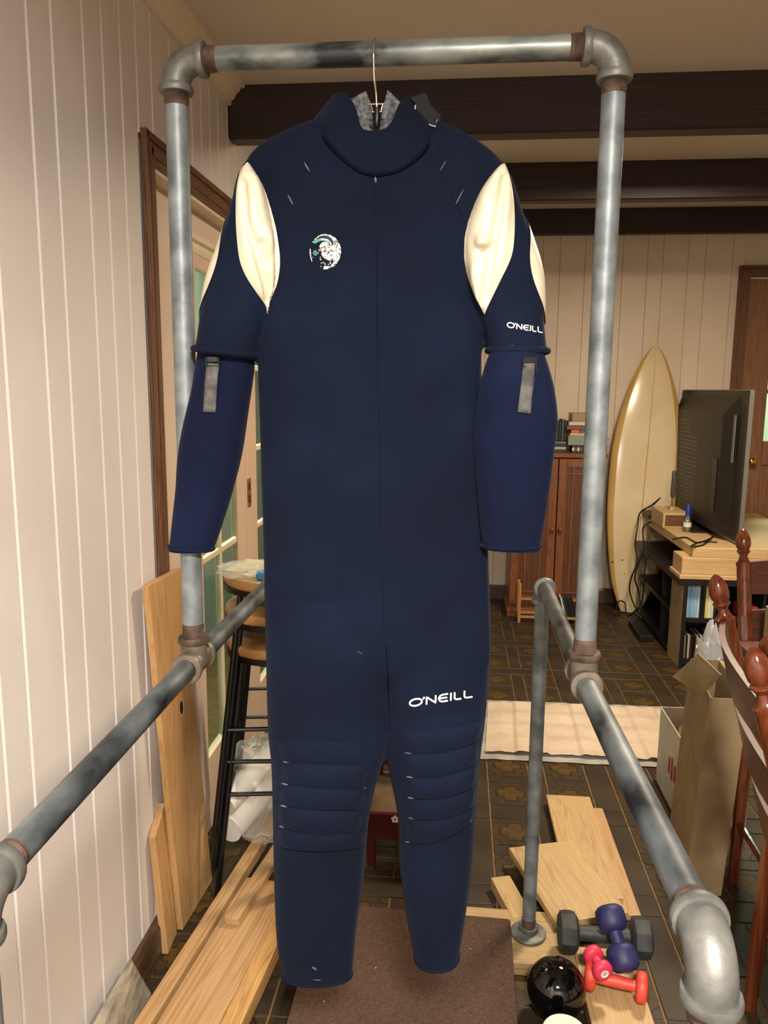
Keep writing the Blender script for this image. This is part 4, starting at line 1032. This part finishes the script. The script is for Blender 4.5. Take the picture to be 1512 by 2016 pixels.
sheet('film', [(.08, 2.885, 0), (1.22, 2.90, 0), (1.22, 3.50, 0), (.10, 3.475, 0)], .0015, noisy('milky_film', '#8f8c85', '#a7a39b', 12, rough=.35), 40, 10, .002, 5, 2)
sheet('sheet', [(.135, 2.93, 0), (1.18, 2.935, 0), (1.18, 3.44, 0), (.165, 3.43, 0)], .0045, noisy('cream_paper', '#b7a48e', '#c4b29d', 6, rough=.7), 64, 32, .011, 8, 4)
rebase(ps_)

# ================================================================== DINING CHAIRS AND TABLE (right edge)
M_mah = wood('mahogany', '#47200f', '#5a2a15', '#69351d', 'z', .5, .16, .05)
M_mahd = wood('mahogany_slat', '#3a190d', '#482112', '#532a18', 'y', .5, .45, .02)
def make_chair():
    r = E('dining_chair', 'x', 'chair', 'mahogany ladder-back dining chairs')
    H = .255
    def back(z): return -.28*(z-.46) if z > .46 else -.03*(.46-z)
    for s in (-1, 1):
        tilt = Vector((-.28, 0, 1)).normalized()
        p = MB().tube([(back(0), s*H, 0), (back(.2), s*H, .2), (back(.46), s*H, .46), (back(.66), s*H, .66), (back(.80), s*H, .80)], [.015, .018, .021, .021, .021], 8).build('back_post', M_mah, r, .4)
        o = Vector((back(.80), s*H, .80))
        MB().lathe([(.0195, 0), (.0195, .145), (.021, .15), (.022, .156), (.016, .162), (.012, .172), (.011, .180), (.016, .187), (.019, .190), (.0185, .193), (.015, .196), (.019, .203), (.0215, .216), (.020, .230), (.015, .244), (.008, .254), (.001, .259)], o, tilt, 24).build('finial', M_mah, p, .5)
        MB().tube([(.40, s*(H+.01), 0), (.40, s*(H+.01), .45)], [.015, .019], 14).build('front_leg', M_mah, r, .6)
        MB().tube([(-.01, s*H, .2), (.40, s*(H+.01), .2)], .010, 10).build('stretcher', M_mah, r, .6)
    for zt in (.953, .815, .68):
        mb = MB(); R = []
        for k in range(17):
            y = lerp(-H, H, k/16); bow = -.03*math.cos(y/H*PI/2); dz = .012*math.cos(y/H*PI/2)
            R.append([(back(zt)+bow-.006, y, zt+dz), (back(zt)+bow+.006, y, zt+dz), (back(zt-.09)+bow+.006, y, zt-.09), (back(zt-.09)+bow-.006, y, zt-.09)])
        mb.rings(R).build('slat', M_mahd, r, .6)
    MB().hexa([(-.01, -H, .43), (.42, -H-.02, .43), (.42, H+.02, .43), (-.01, H, .43)], [(-.01, -H, .46), (.42, -H-.02, .462), (.42, H+.02, .462), (-.01, H, .46)]).build('seat', M_mahd, r, None, .008, 2)
    MB().tube([(.40, -H-.01, .25), (.40, H+.01, .25)], .010, 10).build('stretcher', M_mah, r, .6)
    return r
ch = make_chair(); ch['label'] = 'mahogany ladder-back chair nearest the camera with acorn finials leaning left'
ch.location = (.686, 1.448, 0); ch.rotation_euler = (0, 0, math.radians(-11.2))
dup(ch, (1.102, 2.178, 0), (0, 0, math.radians(-90)), 'mahogany chair standing in front of the television stand')
tab_ = E('dining_table', 'dark wooden dining table at the right edge of the picture', 'table')
MB().box(.80, 1.75, .75, 2.2, .72, .75).build('table_top', M_mahd, tab_, None, .006, 2)
MB().lathe([(.20, 0), (.21, .02), (.19, .045), (.07, .07), (.05, .12), (.06, .3), (.05, .5), (.075, .66), (.16, .7), (.16, .7195)], (1.42, 1.42, 0), n=28).build('pedestal', M_mah, tab_, .6)
rebase(tab_)
o = MB().box(.868, 1.15, 2.02, 2.185, .7502, .86).build('carton', M_card, None, None, .003, 1)
tag(solo(o), 'cardboard carton on the dining table at the right edge', 'box')
o = crumple('plastic_wrap', (.90, 1.93, .782), .05, .07, .032, M_bag, 21, .25, 20, 12)
tag(solo(o), 'crumpled clear plastic wrap on the dining table', 'plastic wrap')
wbc = atZ(1516, 1273, .778)
o = MB().lathe([(.001+.027*math.sin(PI*k/20), -.027*math.cos(PI*k/20)) for k in range(21)], (wbc.x, wbc.y, .7775), n=28).build('wooden_ball', M_mah, None, 1.2)
tag(solo(o), 'polished reddish wooden ball on the dining table beside the near finial', 'ball')
M_bub = film_mat('bubble_film', (.62, .62, .62, 1), .6)
c = atY(1405, 1288, 2.52)
o = crumple('bubble_wrap', (c.x, c.y, .48), .058, .06, .215, M_bub, 31, .22, 24, 22)
tag(solo(o), 'crumpled bubble wrap sticking up from the white carton', 'bubble wrap')
# what the carton holds keeps the bubble wrap up
o = crumple('packing_paper', (.88, 2.65, .17), .09, .13, .165, noisy('brown_packing', '#7c6344', '#957a55', 9, rough=.9), 41, .12, 20, 12)
tag(solo(o), 'crumpled brown packing paper filling the white carton', 'packing paper')

# ================================================================== FAR ROOM: TV and its stand
M_board = wood('pine_board_across', '#b7976a', '#c2a478', '#ac8b5c', 'x', .6, .5, .08)
M_blk = noisy('black_melamine', '#0d0d0d', '#161514', 10, rough=.45)
M_mdf = noisy('beige_board', '#8a7658', '#98845f', 10, rough=.6)
ST = E('tv_stand', 'black shelf unit with stacked pale pine tops carrying the television', 'tv stand')
MB().box(1.218, 1.98, 4.03, 5.27, .602, .655).build('top_board', M_board, ST, None, .003, 1)
MB().box(1.167, 1.98, 4.028, 4.20, .512, .6019).build('riser', M_board, ST, None, .003, 1)
MB().box(1.157, 1.98, 4.015, 4.22, .488, .5119).build('lower_board', M_board, ST, None, .003, 1)
MB().box(1.157, 1.98, 4.02, 5.25, .455, .4879).build('unit_top', M_blk, ST, None, .002, 1)
MB().box(1.188, 1.98, 4.06, 5.2, .245, .268).build('shelf', M_blk, ST, None)
MB().box(1.188, 1.98, 4.04, 5.2, .02, .045).build('shelf', M_blk, ST, None)
MB().box(1.186, 1.204, 4.03, 4.26, 0, .4549).build('side_panel', M_mdf, ST, None, .002, 1)
MB().box(1.232, 1.25, 5.02, 5.22, .4885, .6019).box(1.186, 1.204, 5.02, 5.22, 0, .4549).build('side_panel', M_mdf, ST, None, .002, 1)
MB().box(1.962, 1.98, 4.03, 5.22, 0, .4549).build('side_panel', M_blk, ST, None, .002, 1)
MB().box(1.186, 1.206, 4.022, 4.031, 0, .4549).build('front_edge', M_blk, ST, None)
MB().box(1.60, 1.615, 4.06, 5.2, .046, .244).box(1.60, 1.615, 4.06, 5.2, .2685, .4545).build('divider', M_blk, ST, None)
MB().box(1.204, 1.96, 4.5, 4.51, .046, .4545).build('back_panel', M_blk, ST, None)
rebase(ST)
def pack(names, xs, y, z0, h, dep, cols, label, cat, group, tilt=0):
    for k, (x, wd) in enumerate(xs):
        o = MB().box(x, x+wd-.0008, y, y+dep, z0, z0+h*(1 if k % 3 else .985)).build(names, plain(cat.replace(' ', '_')+'_'+cols[k][1:], cols[k], .35), None, None, .001, 1)
        tag(solo(o), label(k), cat, group)
x = 1.212; xs = []; cols = ['#b9c4cb', '#6fa0c4', '#83b0cf', '#8fb4cc', '#a9c0cf', '#15171a', '#1d1f22', '#c9c56a', '#d9d4bd', '#c4c0b4', '#202226']
for k in range(11): wd = .0145; xs.append((x, wd)); x += wd
words = ['pale grey', 'mid blue', 'sky blue', 'soft blue', 'light silvery blue', 'black', 'second black', 'yellow green', 'cream', 'ash white', 'charcoal']
ordn = ['leftmost', 'second', 'third', 'fourth', 'fifth', 'sixth', 'seventh', 'eighth', 'ninth', 'tenth', 'last']
pack('dvd_case', xs, 4.07, .2685, .183, .135, cols, lambda k: f'{words[k]} disc case, {ordn[k]} from left on the television stand upper shelf', 'disc case', 'disc cases on the upper shelf')
x = 1.206; xs = []; cols = []
for k in range(14): wd = .0105; xs.append((x, wd)); x += wd; cols.append(['#1a1816', '#8f8778', '#241b18', '#b8b0a0', '#3a2a26', '#141414'][k % 6])
for k in range(14):
    o = MB().box(xs[k][0], xs[k][0]+.0098, 4.07, 4.20, .0455, .170).build('cd_case', plain('cd_'+cols[k][1:], cols[k], .3), None, None)
    tag(solo(o), 'slim upright CD case in the row on the bottom shelf of the television stand', 'CD case', 'CD cases on the bottom shelf')
o = MB().box(1.50, 1.585, 4.08, 4.2, .2685, .335).build('red_case', plain('red_card', '#9c2430', .5), None, None, .002, 1)
tag(solo(o), 'small red box on the upper shelf of the television stand', 'box')
# television seen from behind
TV = E('television', 'black flat television seen from behind at a slant', 'television')
M_tvb = noisy('tv_back_plastic', '#17140e', '#1e1a13', 30, rough=.5)
M_silver = plain('silver_bezel', '#7f7b78', .35, .5)
tz0, tz1 = .672, 1.462
MB().box(1.462, 1.485, 4.095, 5.30-.02, tz0, tz1).build('front_bezel', M_silver, TV, None, .003, 1)
MB().box(1.4855, 1.4865, 4.115, 5.26, tz0+.02, tz1-.02).build('screen', plain('tv_screen', '#050505', .1), TV, None)
MB().hexa([(1.452, 4.105, tz0+.004), (1.4615, 4.105, tz0+.004), (1.4615, 5.27, tz0+.004), (1.452, 5.27, tz0+.004)], [(1.452, 4.105, tz1-.004), (1.4615, 4.105, tz1-.004), (1.4615, 5.27, tz1-.004), (1.452, 5.27, tz1-.004)]).build('back_shell', M_tvb, TV, None, .002, 1)
MB().hexa([(1.405, 4.30, tz0+.015), (1.4519, 4.20, tz0+.006), (1.4519, 5.26, tz0+.006), (1.405, 5.20, tz0+.015)], [(1.405, 4.30, tz1-.13), (1.4519, 4.20, tz1-.03), (1.4519, 5.26, tz1-.03), (1.405, 5.20, tz1-.13)]).build('rear_housing', M_tvb, TV, None, .006, 2)
for k in range(22):
    z = 1.27-k*.024; a0, a1 = (4.86, 5.18) if k < 4 else (4.70, 5.18)
    MB().box(1.4035, 1.4055, a0, a1, z, z+.008).build('vent_slat', noisy('vent_plastic', '#2b251a', '#332c20', 30, rough=.4), TV, None)
MB().box(1.400, 1.404, 4.33, 4.40, .80, 1.09).build('socket_bay', M_black, TV, None)
MB().box(1.437, 1.4395, 4.2, 4.26, 1.08, 1.33).build('label_strip', plain('grey_label', '#6d6f74', .4), TV, None)
MB().tube([(1.47, 4.5, tz0+.01), (1.44, 4.5, .664), (1.47, 4.5, .6602)], .01, 8).tube([(1.47, 4.95, tz0+.01), (1.44, 4.95, .664), (1.47, 4.95, .6602)], .01, 8).build('foot', M_blk, TV, .7)
MB().box(1.33, 1.62, 4.45, 5.0, .6555, .664).build('stand_plate', M_blk, TV, None, .003, 1)
rebase(TV)
# small things on the stand
c = atZ(1325, 1040, .6555)
wbx = E('wooden_box', 'small pale wooden box with a brown front on the television stand', 'box')
MB().box(c.x-.06, c.x+.09, c.y, c.y+.28, .6555, .745).build('case', M_board, wbx, None, .003, 1)
MB().box(c.x-.048, c.x+.078, c.y-.002, c.y-.0001, .668, .733).build('front_panel', wood('walnut_front', '#4f3419', '#5f4020', '#6c4a27', 'x', .8, .5, .1), wbx, None)
rebase(wbx)
sc_ = E('screwdriver', 'screwdriver standing upright on the small wooden box', 'tool')
sx, sy = c.x+.012, c.y+.1
MB().lathe([(.012, 0), (.009, .02), (.006, .025)], (sx, sy, .7455), n=12).build('collar', plain('beige_collar', '#b09a78', .5), sc_)
MB().tube([(sx, sy, .77), (sx, sy, .82)], .004, 8).build('shaft', M_chrome, sc_)
MB().lathe([(.007, .82), (.013, .835), (.014, .87), (.012, .93), (.013, .975), (.009, .985)], (sx, sy, 0), n=10).build('handle', plain('grey_handle', '#3d4244', .4), sc_)
rebase(sc_)
b_ = E('bottle', 'small clear bottle with blue cap on the television stand', 'bottle')
c = atZ(1352, 1047, .6555)
MB().lathe([(.020, 0), (.022, .004), (.022, .07), (.014, .085), (.012, .095)], (c.x, c.y, .6555), n=20).build('glass_body', glass('bottle_glass', (.85, .86, .84, 1), .2, .05), b_, .6)
MB().lathe([(.0225, .03), (.0225, .055)], (c.x, c.y, .6555), n=20).build('paper_label', plain('white_label', '#cfc9bd', .6), b_, .6)
MB().lathe([(.015, .092), (.015, .10), (.013, .15), (.010, .158), (.002, .16)], (c.x, c.y, .6555), n=16).build('cap', plain('blue_cap', '#1d2f8f', .4), b_, .6)
rebase(b_)
c = atZ(1288, 1020, .6555)
o = MB().box(c.x-.05, c.x+.08, c.y-.05, c.y+.12, .6555, .69).build('modem', M_blk, None, None, .006, 2); tag(solo(o), 'flat black modem at the far end of the television stand', 'modem')
o = MB().tube(spline([tuple(atZ(x, y, .661)) for x, y in ((1325, 1062), (1350, 1058), (1372, 1068), (1395, 1062), (1405, 1055), (1385, 1072), (1360, 1076), (1375, 1068), (1392, 1066), (1412, 1067))], 60), .0042, 8).build('cable', M_black, None, .9)
tag(solo(o), 'tangled black cable lying on the pine top behind the television', 'cable')
def hang(pts, label, r=.0045):
    o = MB().tube(spline([tuple(atY(x, y, Y)) for x, y, Y in pts], 70), r, 8).build('cable', M_black, None, .9); tag(solo(o), label, 'cable')
hang([(1328, 945, 5.10), (1310, 970, 5.10), (1285, 993, 5.05), (1260, 1010, 4.96), (1255, 1040, 4.90), (1250, 1075, 4.88), (1255, 1105, 4.86), (1242, 1140, 4.86), (1240, 1165, 4.86), (1250, 1195, 4.84), (1262, 1217, 4.80)], 'black cable from the television back over the pine top edge to the floor', .005)
hang([(1305, 1026, 5.0), (1282, 1028, 4.92), (1266, 1040, 4.80), (1267, 1080, 4.76), (1255, 1115, 4.76), (1250, 1140, 4.76), (1257, 1165, 4.76), (1260, 1195, 4.74), (1252, 1224, 4.72)], 'black cable dropping from behind the small wooden box', .005)
hang([(1274, 1095, 4.72), (1269, 1120, 4.72), (1267, 1160, 4.72), (1262, 1190, 4.74), (1250, 1203, 4.80), (1236, 1213, 4.84), (1232, 1200, 4.86), (1230, 1187, 4.88), (1220, 1183, 4.88), (1214, 1192, 4.88), (1216, 1205, 4.87), (1218, 1213, 4.84)], 'black cable looping on the floor before the surfboard tail', .005)
o = MB().box(1.08, 1.16, 4.45, 4.75, .0, .04).build('power_strip', M_blk, None, None, .006, 2); tag(solo(o), 'black power strip on the floor beside the television stand', 'power strip')
# spare pine board standing behind the stand
o = MB().hexa([(1.255, 5.215, 0), (1.46, 5.215, 0), (1.46, 5.235, 0), (1.255, 5.235, 0)], [(1.28, 5.26, 1.55), (1.47, 5.26, 1.55), (1.47, 5.28, 1.55), (1.28, 5.28, 1.55)]).build('spare_panel', wood('pale_panel', '#d0b486', '#d8be93', '#c8aa78', 'z', .5, .5, .05), None, None, .002, 1)

# ---- surfboard
SB = E('surfboard', 'old yellowed surfboard leaning upright against the far wall', 'surfboard')
bpy.data.objects.remove(o)
T0, T1 = Vector((1.150, 5.06, .004)), Vector((1.258, 5.245, 1.745)); ax = (T1-T0); LN = ax.length; ax.normalize()
wv = Vector((1, 0, 0)); wv = (wv-ax*wv.dot(ax)).normalized(); nv = ax.cross(wv)
if nv.y > 0: nv = -nv
prof_w = [(0, .058), (.03, .082), (.1, .13), (.2, .17), (.35, .208), (.5, .222), (.62, .217), (.75, .186), (.85, .141), (.92, .095), (.965, .056), (.99, .025), (1, .004)]
prof_t = [(0, .010), (.1, .022), (.4, .034), (.7, .03), (.9, .018), (1, .004)]
def sring(t, qs, k=1, o_=0):
    c_ = T0+ax*LN*t+nv*(-.03*(t-.5)**2*4+.03); w_, d_ = smooth_tab(prof_w, t), smooth_tab(prof_t, t)
    return [c_+wv*(w_*k*sup(q, 2)[0])+nv*(d_*k*sup(q, 2.6)[1]+o_) for q in qs]
tt = [i/60 for i in range(61)]
M_surf = noisy('yellowed_fibreglass', '#cdb68d', '#dac9a8', 3, rough=.2, lo=.3, hi=.7, mid='#d4bf98')
M_rail = noisy('amber_rail', '#b08d4c', '#c09e5e', 3, rough=.16)
MB().rings([sring(t, [2*PI*k/40 for k in range(40)]) for t in tt]).build('deck', M_surf, SB, 1.2)
for s in (0, PI):
    MB().rings([sring(t, [s-.62+1.24*k/8 for k in range(9)], 1.006) for t in tt], False, False).build('rail', M_rail, SB, 1.2)
MB().rings([sring(t, [PI/2-.014, PI/2+.014], 1.0, .0006) for t in tt], False, False).build('stringer', plain('stringer_line', '#b08d54', .3), SB, 1.2)
for px, py, r in ((1204, 1105, .009), (1222, 1101, .006), (1226, 1128, .004)):
    t = (atY(px, py, 5.1)-T0).dot(ax)/LN; sx = (atY(px, py, 5.1)-(T0+ax*LN*t)).dot(wv)
    w_, d_ = smooth_tab(prof_w, t), smooth_tab(prof_t, t); u = max(-.97, min(.97, sx/w_)); hgt = d_*(1-abs(u)**2)**.4
    cc = T0+ax*LN*t+nv*(-.03*(t-.5)**2*4+.03)+wv*(w_*u)+nv*(hgt+.0012)
    MB().add([cc+wv*r*math.cos(a)+ax*r*.8*math.sin(a) for a in [2*PI*k/9 for k in range(9)]], [tuple(range(9))]).build('ding', plain('dark_ding', '#2c1a0d', .6), SB, None)
rebase(SB)

# ---- wooden cabinet with lattice doors
M_cab = wood('cabinet_wood', '#5f3418', '#70401f', '#7f4c28', 'z', .7, .4, .1)
M_cabp = wood('cabinet_panel_wood', '#452410', '#532d15', '#60371c', 'z', .8, .45, .1)
cab = E('cabinet', 'reddish brown two-door cabinet with lattice doors against the far wall', 'cabinet')
cx0, cx1, cy0, cy1, cz = .345, .905, 4.87, 5.24, 1.065
MB().box(cx0, cx0+.02, cy0+.02, cy1, .06, cz-.03).box(cx1-.02, cx1, cy0+.02, cy1, .06, cz-.03).box(cx0+.02, cx1-.02, cy1-.015, cy1, .06, cz-.03).box(cx0+.02, cx1-.02, cy0+.02, cy1-.015, .06, .08).build('carcass', M_cab, cab, None)
MB().box(cx0-.015, cx1+.015, cy0-.012, cy1+.005, cz-.03, cz).build('top', M_cab, cab, None, .004, 1)
MB().box(cx0-.008, cx1+.008, cy0-.005, cy1, 0, .06).box(cx0-.012, cx1+.012, cy0-.01, cy1, .035, .05).build('plinth', M_cab, cab, None, .003, 1)
mid = (cx0+cx1)/2
for a, b, s in ((cx0+.003, mid-.003, 1), (mid+.003, cx1-.003, -1)):
    d = MB().box(a, a+.05, cy0, cy0+.02, .085, cz-.035).box(b-.05, b, cy0, cy0+.02, .085, cz-.035).box(a+.05, b-.05, cy0, cy0+.0199, .085, .14).box(a+.05, b-.05, cy0, cy0+.0199, cz-.09, cz-.035).build('door', M_cab, cab, None, .002, 1)
    MB().box(a+.05, b-.05, cy0+.009, cy0+.014, .14, cz-.09).build('panel', M_cabp, d, None)
    for x in (a+.085, b-.095): MB().box(x, x+.010, cy0+.001, cy0+.0089, .14, cz-.09).build('lattice_bar', M_cab, d, None)
    for z in (.165, cz-.135): MB().box(a+.05, b-.05, cy0+.002, cy0+.0088, z, z+.010).build('lattice_bar', M_cab, d, None)
    kx = b-.022 if s > 0 else a+.022
    MB().lathe([(.007, 0), (.006, .01), (.013, .016), (.015, .024), (.011, .031), (.002, .033)], (kx, cy0, .585), (0, -1, 0), 16).build('knob', M_cab, d, .8)
rebase(cab)
# things on top of the cabinet
def bk(x0, x1, y0, y1, z0, z1, c, name, label, cat='book'):
    o = MB().box(x0, x1, y0, y1, z0, z1).build(name, plain('cover_'+c[1:], c, .5), None, None, .002, 1); return tag(solo(o), label, cat, 'things on the cabinet')
Z = cz+.0005
def at_c(px): return atY(px, 850, 4.92).x
bk(at_c(1128), at_c(1196), 4.90, 5.05, Z, Z+.045, '#17181a', 'display_case', 'low black case at the bottom of the pile on the cabinet', 'case')
for k in range(4):
    o = MB().add([(at_c(1129+k*5.2)+q[0], 4.899, Z+.022+q[1]) for q in ((-.008, 0), (0, -.018), (.008, 0), (0, .018))], [(0, 1, 2, 3)]).build('diamond', plain('diamond_cream' if k % 2 == 0 else 'diamond_grey', '#c9bfa8' if k % 2 == 0 else '#5b574e', .6), None, None)
    o.parent = bpy.data.objects['display_case']; o.matrix_parent_inverse = bpy.data.objects['display_case'].matrix_world.inverted(); o.data.transform(Matrix.Translation(-bpy.data.objects['display_case'].location)); o.matrix_parent_inverse = Matrix()
bk(at_c(1119), at_c(1180), 4.91, 5.08, Z+.0455, Z+.105, '#7d847b', 'glass_tray', 'greyish green glassy tray in the pile on the cabinet', 'tray')
bk(at_c(1122), at_c(1172), 4.91, 5.07, Z+.1055, Z+.121, '#b9ab86', 'book', 'cream book above the glassy tray on the cabinet')
bk(at_c(1124), at_c(1141), 4.91, 5.06, Z+.1215, Z+.142, '#c25f24', 'book', 'small orange book in the pile on the cabinet')
bk(at_c(1142), at_c(1170), 4.91, 5.06, Z+.1215, Z+.142, '#565a63', 'book', 'slate grey book beside the small orange one')
bk(at_c(1115), at_c(1176), 4.905, 5.09, Z+.1425, Z+.169, '#6e4433', 'book', 'wide maroon brown book in the pile on the cabinet')
bk(at_c(1119), at_c(1172), 4.91, 5.08, Z+.1695, Z+.192, '#b9b4a8', 'book', 'white book near the top of the pile on the cabinet')
bk(at_c(1125), at_c(1178), 4.91, 5.08, Z+.1925, Z+.245, '#8f7853', 'card_box', 'flat cardboard box on top of the pile of books', 'box')
bk(at_c(1193), at_c(1201), 4.90, 4.95, Z+.0455, Z+.09, '#8f8d86', 'glass_ornament', 'small pale ornament at the right end of the black case', 'ornament')
for k in range(6): bk(at_c(1100)+k*.017-.03, at_c(1100)+k*.017-.0145, 4.95, 5.10, Z+.07, Z+.205-.006*(k % 3), ['#141515', '#242625', '#101011', '#3a3d3b', '#1b1c1c', '#0e0e0f'][k], 'disc_case', ['leftmost', 'second', 'third', 'fourth', 'fifth', 'rightmost'][k]+' of the upright dark disc cases on the cabinet', 'disc case')
for k in range(4): bk(at_c(1088)-.02, at_c(1116), 4.92, 5.10, Z+k*.0172, Z+k*.0172+.0165, ['#2b2f2c', '#9aa39b', '#1d211f', '#59605a'][k], 'disc_case', ['bottom', 'second', 'third', 'top'][k]+' flat disc case under the upright dark ones on the cabinet', 'disc case')
# floor rack of compact discs before the cabinet
rk = E('cd_rack', 'low wooden rack of compact discs on the floor before the cabinet', 'rack')
M_rk = wood('rack_wood', '#9c6f3e', '#ab7d4a', '#8a6033', 'z', .7, .45, .1)
rx0, rx1, ry = .395, .80, 4.74
for x in (rx0, rx1-.018): MB().box(x, x+.018, ry, ry+.016, 0, .255).box(x, x+.018, ry+.10, ry+.116, 0, .255).box(x, x+.018, ry+.016, ry+.10, .03, .05).build('end_frame', M_rk, rk, None, .002, 1)
for y, z in ((ry+.002, .03), (ry+.10, .03), (ry+.10, .12)): MB().box(rx0+.018, rx1-.018, y, y+.012, z, z+.016).build('rail', M_rk, rk, None, .002, 1)
rebase(rk)
rnd = random.Random(2)
for k in range(15):
    x = .57+k*.0128; c_ = ['#1c1d20', '#2a2c31', '#141416', '#c9c6bd', '#3b3d42', '#22242a'][k % 6]
    o = MB().box(0, .0095, 0, .085, 0, .123).build('compact_disc', plain('cdc_'+c_[1:], c_, .25), None, None)
    o.location = (x, ry+.0145, .0465); o.rotation_euler = (0, math.radians(-14), 0)
    tag(o, 'slanting compact disc case in the low floor rack before the cabinet', 'CD case', 'compact discs in the floor rack')
